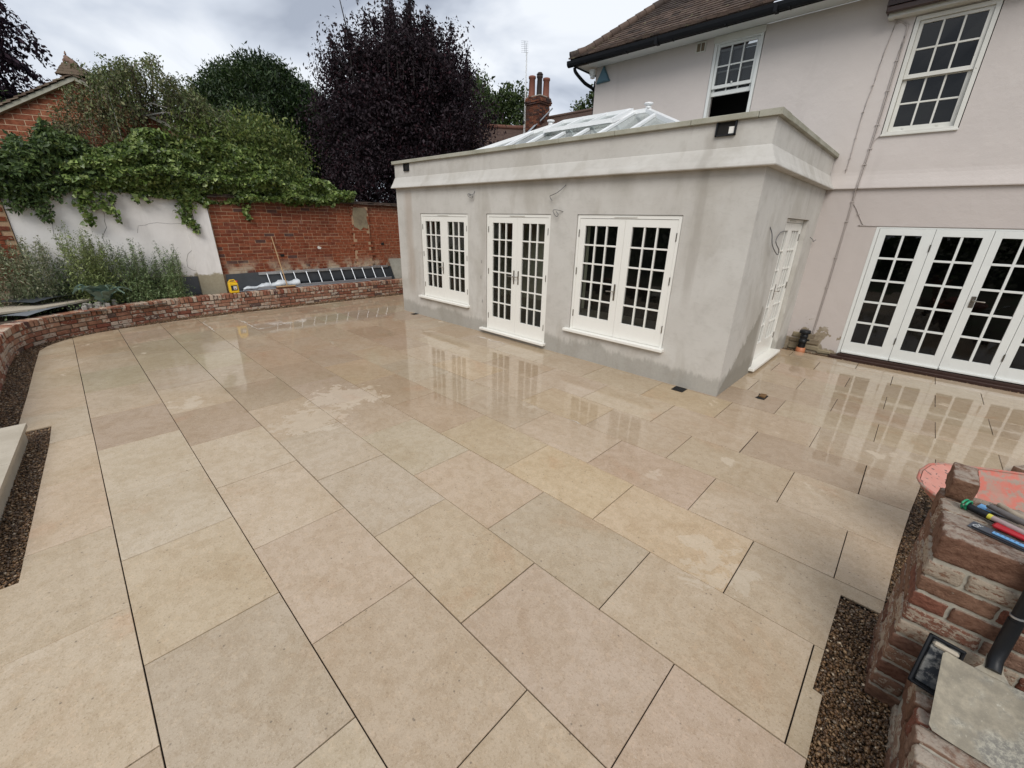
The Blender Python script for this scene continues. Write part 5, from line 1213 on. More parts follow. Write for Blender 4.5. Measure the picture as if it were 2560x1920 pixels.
YEW = [(.012, .026, .008), (.02, .042, .012), (.034, .06, .016), (.052, .08, .024)]
t = thing('yew_tree', 'rounded very dark green yew behind the ivy left of the purple tree', 'tree', (-18.3, 1.2, 0))
P, K = crown_pts(110000, (-18.3, 1.45, 4.35), (2.5, 2.7, 2.85), 900, .22, 8, .82); up_ = P[:, 2] > 1.0
leafmesh('crown', P[up_], .125, YEW, M['leaf'], t, .34, up=(0, 0, .7)); trunk(t, (-18.3, 1.2, 0), (-18.3, 1.2, 5.5), .25, K, 5)
b = MB(); b.lathe((-18.3, 1.2, 4.5), [(0, -2.8), (1.2, -2.4), (1.9, -1.2), (2.0, 0), (1.7, 1.2), (1.0, 2.0), (0, 2.3)], 14); b.build('dark_backing', M['inner'], t)  # dark core mesh painted as the shade inside the crown
LIME = [(.045, .07, .022), (.065, .095, .028), (.03, .05, .018), (.085, .115, .036)]
t = thing('lime_tree', 'leafy mid-green tree between the purple tree and the chimney', 'tree', (-20.3, 15.0, 0))
P, K = crown_pts(14000, (-20.8, 14.4, 7.1), (2.1, 2.1, 2.9), 120, .34, 9, .65); P2, K2 = crown_pts(13000, (-18.9, 16.0, 6.7), (1.75, 1.75, 2.75), 110, .3, 10, .65)
leafmesh('crown', np.concatenate([P, P2]), .17, LIME, M['leaf'], t, .6); trunk(t, (-20.3, 15.0, 0), (-20.3, 15, 7.5), .25, K, 6)
t = thing('background_tree', 'small piece of green tree showing at the left corner of the house', 'tree', (-16.4, 20.8, 0))
P, K = crown_pts(9000, (-16.4, 20.8, 7.9), (1.35, 1.35, 2.1), 80, .28, 12, .7); leafmesh('crown', P, .17, LIME, M['leaf'], t, .6); trunk(t, (-16.4, 20.8, 0), (-16.4, 20.8, 8), .2, K, 4)
BEE = [(.020, .013, .02), (.032, .018, .026), (.05, .03, .04), (.022, .018, .03)]
t = thing('copper_beech', 'drooping dark copper beech at the upper left edge', 'tree', (-22.6, -7.2, 0))
P, K = crown_pts(22000, (-22.9, -7.4, 6.3), (2.9, 2.7, 2.9), 160, .36, 31, .6)
dr = []
for k in range(60):
    a = r_.uniform(-.6, 1.6); s0 = np.array([-22.6 + 2.2 * math.cos(a) * .8, -6.9 + 1.7 * abs(math.sin(a)), r_.uniform(4.6, 8.4)]); n = 150; u = r_.rand(n); L = r_.uniform(.5, 1.5)
    dr.append(s0 + np.c_[u * L * .5, u * L, -u * u * L * .7] + r_.normal(size=(n, 3)) * .07)
dr.append(np.array([-21.8, -5.6, 5.75]) + np.c_[np.zeros(700), (u2 := r_.rand(700)) * 1.9, -u2 * .75] + r_.normal(size=(700, 3)) * .16)
leafmesh('crown', np.concatenate([P] + dr), .12, BEE, M['leafp'], t, .55, droop=.6, up=(0, .5, -.3)); trunk(t, (-23, -7.6, 0), (-22.9, -7.4, 7.5), .25, K, 8)
GRN = [(.03, .055, .014), (.05, .085, .02), (.07, .11, .03)]
t = thing('green_bush', 'light green bush under the copper beech behind the outbuilding', 'bush', (-18.9, -6.6, 0))
P, K = crown_pts(9000, (-18.9, -6.4, 3.3), (1.9, 2.3, 1.75), 90, .35, 33, .6); leafmesh('crown', P[P[:, 2] > .1], .12, GRN, M['leaf'], t, .5); trunk(t, (-18.9, -6.4, 0), (-18.9, -6.4, 3), .12, K, 5)

# weeping birch behind the rendered wall
t = thing('weeping_birch', 'airy grey-green weeping birch with arching pale twigs above the ivy', 'tree', (-11.6, -3.4, 0))
BIR = [(.12, .155, .055), (.09, .115, .04), (.16, .19, .075), (.22, .22, .11), (.065, .085, .034), (.16, .125, .06)]
trunk(t, (-11.6, -3.3, 0), (-11.5, -3.2, 4.2), .1, None, m=M['birch_bark'])
pp = []; r_ = np.random.RandomState(77); twigs = MB(); pale = MB()
prof_y = [-5.0, -4.6, -4.2, -3.9, -3.6, -3.2, -2.9, -2.6, -2.3, -1.9, -1.5]; prof_z = [3.3, 3.6, 4.45, 4.55, 4.75, 4.85, 4.75, 4.45, 4.15, 3.95, 3.6]
for k in range(210):
    y = r_.uniform(-4.75, -1.55); top = np.interp(y, prof_y, prof_z) - abs(r_.normal()) * .28; x = -11.1 + r_.uniform(-.7, .75); out_y = (y + 3.25) * r_.uniform(.1, .4) + r_.normal() * .12; L = r_.uniform(.5, 1.5); ox = r_.uniform(-.05, .35)
    n = int(150 * L); u = r_.rand(n)
    px_ = x + ox * u; py_ = y + out_y * np.sqrt(u); pz_ = top + .08 * u - L * u ** 1.6
    pp.append(np.c_[px_, py_, pz_] + r_.normal(size=(n, 3)) * np.array([.055, .055, .04]))
    (twigs if k % 9 else pale).tube([(-11.5 + (x + 11.5) * .4, -3.25 + (y + 3.25) * .4, top - .8), (x - ox * .3, y - out_y * .3, top - .12), (x, y, top), (x + ox * .5, y + out_y * .7, top - L * .3), (x + ox, y + out_y, top - L * .95)], [.008, .006, .005, .004, .002], 4, False)
for (p0, p1, p2, p3) in (((-10.9, -3.55, 3.95), (-10.75, -3.3, 4.08), (-10.65, -2.95, 4.0), (-10.6, -2.55, 3.72)), ((-10.9, -3.45, 3.85), (-10.7, -3.1, 3.95), (-10.6, -2.8, 3.86), (-10.55, -2.4, 3.6)), ((-10.7, -3.1, 3.93), (-10.6, -2.75, 4.02), (-10.5, -2.4, 3.92), (-10.45, -2.1, 3.66)),
                         ((-11.3, -3.5, 4.2), (-11.2, -3.35, 4.8), (-11.1, -3.1, 4.85), (-11.0, -2.8, 4.5))):
    pale.tube([p0, p1, p2, p3], [.016, .014, .01, .005], 5, False)
for k in range(14):   # wispy top sprays
    y = r_.uniform(-4.4, -2.5); z0 = np.interp(y, prof_y, prof_z) - .2; n = 60; u = r_.rand(n); dy_ = r_.normal() * .35
    pp.append(np.c_[-11.1 + r_.normal(size=n) * .04, y + dy_ * u + r_.normal(size=n) * .04, z0 + .55 * u - .25 * u * u + r_.normal(size=n) * .03]); twigs.tube([(-11.1, y, z0 - .2), (-11.1, y + dy_ * .5, z0 + .12), (-11.1, y + dy_, z0 + .12)], .004, 3, False)
P = np.concatenate(pp); leafmesh('crown', P[P[:, 2] > 1.2], .05, BIR, M['leaf'], t, .5, droop=.7)
twigs.build('twigs', M['bark'], t); pale.build('limb', M['birch_bark'], t)

# climbers over the wall
def climber(name, label, y0, y1, ztop, zbot, n, size, cols, m, shape, seed, bulge=.45, strands=(), x0=-9.95, lumps=.16, face=(1.2, 0, .2), asp=.9):
    r_ = np.random.RandomState(seed); t = thing(name, label, 'climber', (x0 - .2, (y0 + y1) / 2, 2.0)); P = []
    y = r_.uniform(y0, y1, n); s = r_.rand(n) ** .85
    zt_ = np.interp(y, *zip(*ztop)); zb_ = np.interp(y, *zip(*zbot)); q = np.c_[y, s * 3, y * 0]
    lu = lump(q, 3.1, seed); lu2 = lump(q, 8.5, seed + 3)
    ang = s * math.pi * .62
    x = x0 - .15 + (bulge * np.sin(ang * .9 + .5) + lumps * lu + lumps * .5 * lu2) - (s ** 2.2) * .55 - abs(r_.normal(size=n)) * .07
    z = zb_ + (zt_ - zb_) * s + lumps * .5 * lu + .05 * lu2
    P.append(np.c_[x, y, z])
    k = r_.uniform(y0, y1, n // 5); P.append(np.c_[x0 - .25 - r_.rand(n // 5) * .9, k, np.interp(k, *zip(*ztop)) - .05 - abs(r_.normal(size=n // 5)) * .12 + .08 * lump(np.c_[k, k * 0, k * 0], 9, seed)])
    b = MB()
    for (sy, sz0, sz1, wdt) in strands:
        m_2 = int((sz0 - sz1) * 300 * wdt / .07); u = r_.rand(m_2); P.append(np.c_[x0 + .09 + r_.normal(size=m_2) * .02, sy + r_.normal(size=m_2) * wdt * (1 - .5 * u) + .03 * np.sin(u * 9), sz0 - u * (sz0 - sz1)])
        b.tube([(x0 + .06, sy, sz0), (x0 + .06, sy + .03, (sz0 + sz1) / 2), (x0 + .06, sy, sz1)], .006, 4, False)
    P = np.concatenate(P); leafmesh('foliage', P, size, cols, m, t, asp, shape=shape, face=face, droop=.5)
    for k in range(14):
        yy = r_.uniform(y0 + .1, y1 - .1); b.tube([(x0 - .05, yy, np.interp(yy, *zip(*zbot)) + .05), (x0 + .02, yy + r_.uniform(-.1, .1), np.interp(yy, *zip(*zbot)) + .3), (x0 - .3, yy + r_.uniform(-.3, .3), np.interp(yy, *zip(*ztop)) - .2)], .012, 4, False)
    b.build('stems', M['bark'], t)['kind'] = 'stuff'
    # dark backing mesh, inner shade of the climber painted into its colour
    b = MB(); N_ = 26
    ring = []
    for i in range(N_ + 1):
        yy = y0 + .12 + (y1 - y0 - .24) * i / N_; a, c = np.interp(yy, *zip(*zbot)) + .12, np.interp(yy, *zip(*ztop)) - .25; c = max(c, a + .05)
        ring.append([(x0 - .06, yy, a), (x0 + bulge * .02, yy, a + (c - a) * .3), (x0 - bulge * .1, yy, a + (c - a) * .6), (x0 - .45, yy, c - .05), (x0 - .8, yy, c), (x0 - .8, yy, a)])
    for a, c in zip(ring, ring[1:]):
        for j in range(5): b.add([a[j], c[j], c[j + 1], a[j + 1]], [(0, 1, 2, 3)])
    b.build('dark_backing', M['inner'], t)
IVY = [(.10, .155, .035), (.14, .205, .05), (.19, .26, .07), (.05, .08, .022), (.25, .31, .10), (.12, .18, .045), (.08, .12, .03)]
DIV = [(.055, .09, .028), (.08, .125, .036), (.11, .165, .05), (.035, .06, .02), (.15, .20, .06)]
SHR = [(.15, .19, .05), (.12, .165, .04), (.085, .13, .035), (.21, .235, .07), (.065, .10, .03)]
climber('ivy', 'bright green ivy billowing over the rendered wall and on to the brick wall', -4.95, .3, [(-4.95, 2.9), (-4.5, 3.05), (-4.0, 3.2), (-3.7, 3.55), (-3.3, 3.6), (-2.9, 3.45), (-2.3, 3.42), (-1.6, 3.35), (-.9, 3.2), (-.45, 2.95), (0, 2.68), (.3, 2.5)],
        [(-4.95, 2.42), (-4.0, 2.34), (-3.4, 2.26), (-3.1, 2.22), (-2.5, 2.26), (-1.5, 2.24), (-.6, 2.27), (0, 2.40), (.3, 2.44)], 52000, .056, IVY, M['leafg'], 'ivy', 3, lumps=.26,
        strands=((-4.83, 2.42, 1.76, .07), (-4.72, 2.4, 2.02, .04), (-4.55, 2.38, 1.98, .04), (-4.43, 2.36, 1.80, .035), (-4.05, 2.36, 2.14, .03), (-3.36, 2.3, 1.78, .07), (-3.24, 2.3, 1.62, .045), (-2.2, 2.26, 1.92, .05), (-3.9, 2.34, 2.2, .04), (-2.95, 2.3, 2.12, .05), (-.2, 2.42, 2.28, .05)))
climber('dark_creeper', 'dark leafy creeper hanging over the left end of the rendered wall', -6.6, -4.5, [(-6.6, 3.0), (-5.8, 3.1), (-5.6, 2.92), (-5.42, 3.18), (-5.25, 3.0), (-5.0, 3.38), (-4.85, 3.2), (-4.5, 3.15)], [(-6.6, 2.3), (-5.8, 2.25), (-5.5, 2.05), (-5.2, 2.25), (-4.75, 2.40), (-4.5, 2.6)], 21000, .07, DIV, M['leaf'], 'leaf', 6, bulge=.42, lumps=.24,
        strands=((-5.68, 2.3, 1.98, .10), (-5.55, 2.3, 2.08, .08), (-5.38, 2.3, 1.84, .09), (-5.3, 2.25, 1.92, .06), (-5.12, 2.4, 2.12, .04)), asp=.5)
t = thing('laurel_shrub', 'yellow-green leafy shrub bulging above the ivy in front of the yew', 'shrub', (-10.7, -1.35, .3))
P, K = crown_pts(15000, (-10.65, -1.5, 3.15), (.75, 1.08, .98), 150, .19, 41, .72)
P2, K2 = crown_pts(5000, (-10.6, -2.45, 3.3), (.7, .75, .62), 60, .18, 42, .7)
leafmesh('crown', np.concatenate([P, P2]), .075, SHR, M['leaf'], t, .42, up=(.2, 0, .5), droop=-.2); trunk(t, (-10.7, -1.35, .2), (-10.65, -1.4, 3), .06, K, 8)
t = thing('hedge_shrub', 'mid-green willow-like shrub between the birch and the yew', 'shrub', (-12.3, -1.6, .3))
P, K = crown_pts(17000, (-12.3, -2.15, 3.35), (.9, 1.75, 1.2), 170, .22, 44, .7); leafmesh('crown', P, .085, [(.045, .07, .022), (.065, .095, .03), (.09, .12, .04), (.10, .085, .04)], M['leaf'], t, .3, droop=.5); trunk(t, (-12.3, -1.6, .2), (-12.3, -1.7, 3), .06, K, 6)

# weeds in the raised bed
def weeds(name, label, spots, cols, seed, hcol, leafsz=.045):
    r_ = np.random.RandomState(seed); P = []; b = MB(); sp2 = []
    for (x0_, x1_, y0_, y1_, n, h0, h1) in spots:
        for i in range(n):
            x, y = r_.uniform(x0_, x1_), r_.uniform(y0_, y1_)
            lim = -9.72 if y > -3.6 else (-9.72 + (-3.6 - y) * .42)
            if x > lim: x = lim - r_.rand() * .3
            h = r_.uniform(h0, h1); lx, ly = r_.normal() * .12 * h, r_.normal() * .12 * h
            m_2 = int(120 * h); u = r_.rand(m_2) ** 1.15; w2 = .115 * (1.05 - u) + .012
            P.append(np.c_[x + lx * u + r_.normal(size=m_2) * w2 * .8, y + ly * u + r_.normal(size=m_2) * w2 * .8, .36 + u * h])
            m3 = int(70 * h); u = r_.uniform(.7, 1.12, m3); sp2.append(np.c_[x + lx * u + r_.normal(size=m3) * .02, y + ly * u + r_.normal(size=m3) * .02, .36 + u * h])
            b.tube([(x, y, .33), (x + lx * .5, y + ly * .5, .36 + h * .5), (x + lx, y + ly, .36 + h * 1.02)], [.006, .004, .002], 3, False)
    t = leafmesh(name, np.concatenate(P), leafsz, cols, M['leaf'], None, .3, up=(0, 0, .55)); props(t, label, 'weeds', kind='stuff')
    s_ = leafmesh('flower_spikes', np.concatenate(sp2), .022, hcol, M['leaf'], t, .5, up=(0, 0, 1.)); s_['kind'] = 'stuff'
    o = b.build('stalks', M['stalk'], t); o['kind'] = 'stuff'
M['stalk'] = plain('weed_stalk', (.12, .14, .06), .7, .2)
WG = [(.17, .25, .10), (.23, .31, .14), (.30, .37, .20), (.12, .18, .07)]
WY = [(.25, .31, .11), (.33, .38, .15), (.18, .24, .08)]
WL = [(.20, .24, .13), (.15, .19, .10), (.38, .37, .25), (.27, .30, .17)]
weeds('mugwort', 'tall grey-green mugwort weeds in front of the white rendered wall', [(-9.9, -9.55, -4.5, -3.7, 60, .4, .85), (-9.9, -9.5, -4.6, -4.2, 16, .8, 1.12), (-9.8, -9.5, -3.95, -3.75, 8, .7, 1.0), (-9.95, -9.7, -5.5, -4.7, 22, .5, .9)], WG, 1, [(.16, .19, .12), (.12, .15, .09)])
weeds('willowherb', 'yellow-green feathery weeds rising beside the white wall', [(-9.9, -9.5, -5.35, -4.85, 42, .75, 1.32), (-9.9, -9.5, -5.1, -4.6, 16, .6, 1.05)], WY, 2, [(.20, .23, .10), (.17, .20, .09)])
weeds('seeding_weeds', 'pale seeding weeds at the left end of the raised bed', [(-9.9, -9.35, -6.3, -5.5, 44, .7, 1.12)], WL, 4, [(.30, .29, .2), (.2, .22, .12)], .05)
# thistle-like plant with big lobed leaves
t = thing('lobed_plant', 'low plant with big lobed grey-green leaves next to the rubble', 'plant', (-9.55, -4.95, .36))
for k in range(11):
    a = k * 2.4; L = rnd.uniform(.28, .46); dr_ = Vector((math.cos(a), math.sin(a), 0)); sd_ = Vector((-dr_.y, dr_.x, 0)); c = Vector((-9.42, -5.0, .42)); N_ = 9; L_, R_ = [], []; mid = []
    for i in range(N_):
        u = i / (N_ - 1); p = c + dr_ * (L * (.15 + u)) + Vector((0, 0, .22 * math.sin(u * 2.4) + .05 * (k % 3))); wd = .15 * math.sin(min(1, u * 1.15 + .12) * math.pi) * (1 if i % 2 else .42) + .006; mid.append(p); L_.append(p + sd_ * wd + Vector((0, 0, .03))); R_.append(p - sd_ * wd + Vector((0, 0, .03)))
    b = MB(); b.add(L_ + mid + R_, [(i, i + 1, N_ + i + 1, N_ + i) for i in range(N_ - 1)] + [(N_ + i, N_ + i + 1, 2 * N_ + i + 1, 2 * N_ + i) for i in range(N_ - 1)], False); b.build('leaf', M['biglf'] if 'biglf' in M else M.setdefault('biglf', plain('blue_green_leaf', (.17, .25, .20), .45, .25, 20)), t)
b = MB(); b.tube([(-9.42, -5.0, .33), (-9.42, -5.0, .5)], .02, 6); b.build('stem', M['stalk'], t)
P = rs.uniform(size=(1400, 3)) * np.array([1.2, 2.6, .10]) + np.array([-9.9, -6.2, .36]); P = P[P[:, 0] < -9.75 + (-3.6 - P[:, 1]) * .40]
props(leafmesh('ground_weeds', P, .035, WG, M['leaf'], None, .5), 'small creeping weeds on the bed soil by the curved wall', 'weeds', kind='stuff')

# ================================================================== LOOSE THINGS ON THE BED AND WALL
t = thing('ladder', 'aluminium ladder lying on its side along the foot of the brick wall', 'ladder', (-9.82, -.4, .38))
lo_ = Vector((-9.725, 0, .40)); hi_ = Vector((-9.915, 0, .72))
def rail(z, x, ya, yb, za=0):
    b = MB(); b.box(x - .012, ya, z - .032, x + .014, yb, z + .032, .004); b.build('rail', M['alu'], t)
rail(.405, -9.725, -2.3, 1.24); rail(.715, -9.918, -2.18, 1.26)
y = -2.0
while y < 1.2: b = MB(); b.tube([(-9.73, y, .41), (-9.915, y, .71)], .015, 8); b.build('rung', M['alu'], t); y += .306
t = thing('metal_pole', 'thin bright metal pole lying along the top of the curved wall', 'pole', (-9.66, -1.6, .375)); b = MB(); b.tube([(-9.655, -2.72, .378), (-9.66, .55, .38)], .011, 8); b.build('pole', M['alu'], t)
t = thing('broom', 'wooden broom leaning upside against the brick wall with its head on the low wall', 'broom', (-9.58, -1.72, .37))
b = MB(); b.tube([(-9.60, -1.69, .43), (-9.76, -1.72, .95), (-9.93, -1.75, 1.55)], [.014, .013, .012], 8); b.build('handle', M['wood'], t)
b = MB(); b.add(*chamfer_box(-9.64, -1.94, .405, -9.56, -1.50, .435, .01)); b.build('head', M['wood'], t)
b = MB()
for i in range(22):
    for j in range(3):
        x, y = -9.625 + j * .025, -1.93 + i * .0195; b.add([(x - .01, y - .009, .373), (x + .01, y - .009, .373), (x + .01, y + .009, .373), (x - .01, y + .009, .373), (x - .006, y - .006, .408), (x + .006, y - .006, .408), (x + .006, y + .006, .408), (x - .006, y + .006, .408)], [(0, 3, 2, 1), (0, 1, 5, 4), (1, 2, 6, 5), (2, 3, 7, 6), (3, 0, 4, 7)])
o = b.build('bristles', M['bristle'], t); o['kind'] = 'stuff'
t = thing('polythene_bundle', 'rolled clouded polythene sheet lying behind the ladder', 'sheet', (-9.80, -1.9, .36))
b = MB(); N_ = 30; pr = []
for i in range(N_ + 1):
    u = i / N_; y = -2.58 + u * 1.24; r = .035 + .065 * min(1, u * 1.6) + .012 * math.sin(u * 21); pr.append(((-9.81, y, .36 + r * .95), r))
rings = []
for (c, r) in pr:
    rings.append([(c[0] + math.cos(a) * r * 1.1 + rnd.uniform(-.008, .008), c[1] + rnd.uniform(-.01, .01), c[2] + math.sin(a) * r * .8 + rnd.uniform(-.01, .01)) for a in np.linspace(0, 6.283, 11)[:-1]])
b.add([p for q in rings for p in q], [(i * 10 + k, i * 10 + (k + 1) % 10, (i + 1) * 10 + (k + 1) % 10, (i + 1) * 10 + k) for i in range(N_) for k in range(10)], True); b.add(rings[-1], [tuple(range(10))]); b.add(rings[0], [tuple(range(10))])
b.build('sheet', M['poly'], t)
t = thing('black_pipe', 'black plastic drainpipe lying behind the ladder rungs', 'pipe', (-9.86, -.5, .37)); b = MB(); b.tube([(-9.86, -1.26, .425), (-9.86, .75, .42)], .045, 14, False); b.tube([(-9.86, -1.255, .425), (-9.86, .75, .42)], .038, 14, False); b.build('pipe', M['black'], t)
t = thing('jerry_can', 'yellow plastic jerry can with a black and white label on the wall end', 'can', (-9.55, -2.83, .37))
b = MB(); b.add(*chamfer_box(-9.615, -2.925, .372, -9.485, -2.745, .60, .018)); b.add(*chamfer_box(-9.61, -2.92, .60, -9.49, -2.765, .618, .008)); b.build('body', M['yellow'], t)
b = MB(); b.tube([(-9.55, -2.90, .615), (-9.55, -2.885, .652), (-9.55, -2.80, .657), (-9.55, -2.77, .615)], .012, 8); b.build('handle', M['yellow'], t)
b = MB(); b.lathe((-9.55, -2.755, .60), [(.022, 0), (.022, .035), (0, .036)], 12); b.build('cap', M['red'], t)
b = MB(); b.box(-9.4855, -2.895, .43, -9.4835, -2.775, .545); lb_ = b.build('label', M['labelk'], t)
b = MB(); b.box(-9.4834, -2.85, .455, -9.4825, -2.785, .525); b.build('label_panel', M['label'], lb_); b = MB(); b.box(-9.4834, -2.835, .47, -9.4818, -2.80, .485); b.build('label_stripe', M['labelr'], lb_)
t = thing('stone_offcut', 'grey slab offcut leaning against the wall at the extension corner', 'slab', (-9.75, 1.5, .37)); b = MB()
b.add([(-9.70, 1.36, .37), (-9.70, 1.75, .37), (-9.84, 1.75, .93), (-9.84, 1.27, .93), (-9.74, 1.36, .36), (-9.74, 1.75, .36), (-9.88, 1.75, .92), (-9.88, 1.27, .92)], [(0, 1, 2, 3), (4, 7, 6, 5), (0, 4, 5, 1), (3, 2, 6, 7), (0, 3, 7, 4), (1, 5, 6, 2)]); b.build('slab', M['board'], t)
# boards and membrane offcuts in the bed
t = thing('pale_board', 'pale flat board lying on the bed at the far left', 'board', (-9.3, -5.9, .36)); b = MB(); b.prism([(-8.95, -5.72), (-9.62, -5.02), (-9.95, -5.35), (-9.3, -6.6), (-8.75, -6.35)], .455, .485); b.build('board', M['step'], t)
def sheet(name, label, poly, z, rise, m):
    t = thing(name, label, 'sheet', (poly[0][0], poly[0][1], z)); b = MB(); n = len(poly); N_ = 8
    for i in range(N_):
        for j in range(N_):
            q = []
            for (u, v_) in ((i, j), (i + 1, j), (i + 1, j + 1), (i, j + 1)):
                u, v_ = u / N_, v_ / N_; p = Vector(poly[0]).lerp(Vector(poly[1]), u).lerp(Vector(poly[3]).lerp(Vector(poly[2]), u), v_); q.append((p.x, p.y, z + rise * (math.sin(u * 3.1) * .6 + math.sin(v_ * 4 + u * 3) * .35)))
            b.add(q, [(0, 1, 2, 3)], True)
    b.build('sheet', m, t)
sheet('membrane_sheet', 'dark slate membrane sheet curling over the pale board', [(-9.15, -5.85), (-9.62, -5.18), (-9.95, -5.6), (-9.6, -6.5)], .545, .045, M['dpm'])
sheet('membrane_offcut', 'folded grey membrane hanging off the near side of the board', [(-8.66, -5.95), (-9.30, -5.15), (-9.45, -5.35), (-8.85, -6.5)], .415, .06, M['greysheet'])
t = thing('slate_piece', 'upright dark triangular offcut behind the membrane', 'sheet', (-9.8, -5.85, .5)); b = MB(); b.add([(-9.8, -6.0, .40), (-9.75, -5.65, .44), (-9.82, -5.86, .68), (-9.83, -6.0, .40), (-9.78, -5.65, .44), (-9.85, -5.86, .68)], [(0, 1, 2), (3, 5, 4), (0, 2, 5, 3), (1, 4, 5, 2)]); b.build('piece', M['dpm'], t)
t = thing('rubble_heap', 'small heap of grey rubble on the bed soil', 'rubble', (-9.35, -5.25, .36)); b = MB()
for k in range(42):
    x, y, r = -9.33 + rnd.gauss(0, .12), -5.2 + rnd.gauss(0, .13), rnd.uniform(.02, .055); b.add(*chamfer_box(x - r, y - r * .8, .34, x + r, y + r * .8, .37 + r * rnd.uniform(.6, 1.6), r * .3, r * .12, rnd))
o = b.build('rubble', M['rubble'], t); o['kind'] = 'stuff'

# ================================================================== SMALL THINGS IN THE PAVING
for i, (x0, y0, x1, y1, lab) in enumerate(((-.51, -.185, -.36, -.02, 'black drain gully in the paving by the near corner of the extension'), (-6.68, -.14, -6.56, .0, 'black drain gully at the far left corner of the extension'))):
    t = thing('drain_gully', lab, 'drain', ((x0 + x1) / 2, (y0 + y1) / 2, .0), 'drain gullies under the rainwater outlets')
    b = MB(); f = .008
    for q in ((x0, y0, x1, y0 + f), (x0, y1 - f, x1, y1), (x0, y0 + f, x0 + f, y1 - f), (x1 - f, y0 + f, x1, y1 - f)): b.box(q[0], q[1], .0015, q[2], q[3], .006)
    b.build('frame', M['black'], t); b = MB(); b.box(x0 + f, y0 + f, .0012, x1 - f, y1 - f, .0022); b.build('sump', M['hole'], t)
    b = MB()
    for k in range(1, 6): x = x0 + (x1 - x0) * k / 6; b.box(x - .003, y0 + f, .0028, x + .003, y1 - f, .0052)
    b.build('grate', M['black'], t)
t = thing('broken_slab_hole', 'dark jagged hole in a slab holding a small lump of wood', 'hole', (.42, .44, 0))
b = MB(); b.prism([(.36, .545), (.375, .43), (.355, .36), (.385, .34), (.40, .33), (.465, .345), (.47, .53), (.43, .55)], .0012, .0022); b.build('hole', M['hole'], t)
b = MB(); b.add(*chamfer_box(.385, .40, .002, .455, .51, .024, .006, .004, rnd)); b.build('lump', M['wood_chip'] if 'wood_chip' in M else M.setdefault('wood_chip', plain('wet_wood_chip', (.16, .085, .03), .6, .3, 30)), t)
# pale grout/plaster smears left on the paving
M['smear'] = plain('dried_grout', (.52, .46, .39), .7, .25, 20)
def smear(label, pts, w_, seed):
    rr = random.Random(seed); t = thing('grout_smear', label, 'stain', (pts[0][0], pts[0][1], .002), 'dried grout smears'); b = MB()
    Q = []
    for (a, c) in zip(pts, pts[1:]):
        n_ = max(2, int(math.hypot(c[0] - a[0], c[1] - a[1]) / .035)); Q += [(a[0] + (c[0] - a[0]) * k / n_ + rr.uniform(-.012, .012), a[1] + (c[1] - a[1]) * k / n_ + rr.uniform(-.012, .012)) for k in range(n_)]
    L_, R_ = [], []
    for k, q in enumerate(Q):
        e_ = min(1, k / 3, (len(Q) - 1 - k) / 3); wv = w_ * abs(math.sin(k * .9 + seed) * .6 + math.sin(k * .37) * .5 + rr.uniform(-.3, .3)) * e_ + .002
        p0, p1 = Q[max(k - 1, 0)], Q[min(k + 1, len(Q) - 1)]; L = math.hypot(p1[0] - p0[0], p1[1] - p0[1]) + 1e-6; nx_, ny_ = -(p1[1] - p0[1]) / L, (p1[0] - p0[0]) / L
        L_.append((q[0] + nx_ * wv, q[1] + ny_ * wv, .0022)); R_.append((q[0] - nx_ * wv * rr.uniform(.3, 1.2), q[1] - ny_ * wv * rr.uniform(.3, 1.2), .0022))
    m_2 = len(Q); b.add(L_ + R_, [(k, m_2 + k, m_2 + k + 1, k + 1) for k in range(m_2 - 1)])
    b.build('smear', M['smear'], t)
smear('pale dried grout smear on the paving near the low curved wall', [(-7.6, -3.72), (-8.1, -3.70), (-8.5, -3.72), (-8.75, -3.6)], .014, 1)
smear('pale grout splashes across joints near the jerry can end of the patio', [(-8.35, -3.15), (-8.0, -3.1), (-7.6, -3.12), (-7.3, -3.1), (-7.35, -2.8), (-7.5, -2.5), (-7.3, -2.3)], .022, 2)
smear('pale grout line beside the step of the centre doors', [(-4.25, -.32), (-3.95, -.28), (-3.8, -.33), (-3.6, -.27), (-3.45, -.3)], .022, 3)
smear('short grout line on a joint in the middle of the patio', [(-.95, -1.92), (-.85, -1.9), (-.7, -1.91)], .010, 4)

# ================================================================== SHOVEL, TUB, TOOLS, BARROW
t = thing('shovel', 'mortar-splashed square shovel leaning against the pillar blade down', 'shovel', (2.045, -3.6, .33))
b = MB(); o0 = Vector((2.045, -3.585, .335)); ydir = Vector((0, .262, .150)); L_ = ydir.length; ydir.normalize(); xdir = Vector((1, -.03, 0)).normalized(); nd = xdir.cross(ydir)
def bl(u, v_, n_=0): return o0 + xdir * u + ydir * v_ + nd * n_
hw = .133; out_l = [(-hw + .012, 0), (-hw, .012), (-hw + .002, .285), (-hw + .010, .298), (-.05, .298), (-.03, .31), (-.022, .35)]
poly = [(u, v_) for u, v_ in out_l] + [(-u, v_) for u, v_ in reversed(out_l)]
rows2 = []
NU = 8
vsb = []; fsb = []
levels = [0, .012, .1, .2, .285, .298]
for li, v_ in enumerate(levels):
    hwv = hw - (.012 if v_ in (0,) else .0) - (.01 if v_ == .298 else 0)
    for k in range(NU + 1):
        u = -hwv + 2 * hwv * k / NU; dish = -.012 * (1 - (u / hw) ** 2) + .010 * (abs(u) / hw) ** 4; vsb.append(bl(u, v_, dish))
for li in range(len(levels) - 1):
    for k in range(NU): a = li * (NU + 1) + k; fsb.append((a, a + 1, a + NU + 2, a + NU + 1))
b.add(vsb, fsb, True); b.add([v - nd * .003 for v in vsb], [tuple(reversed(f)) for f in fsb], True)
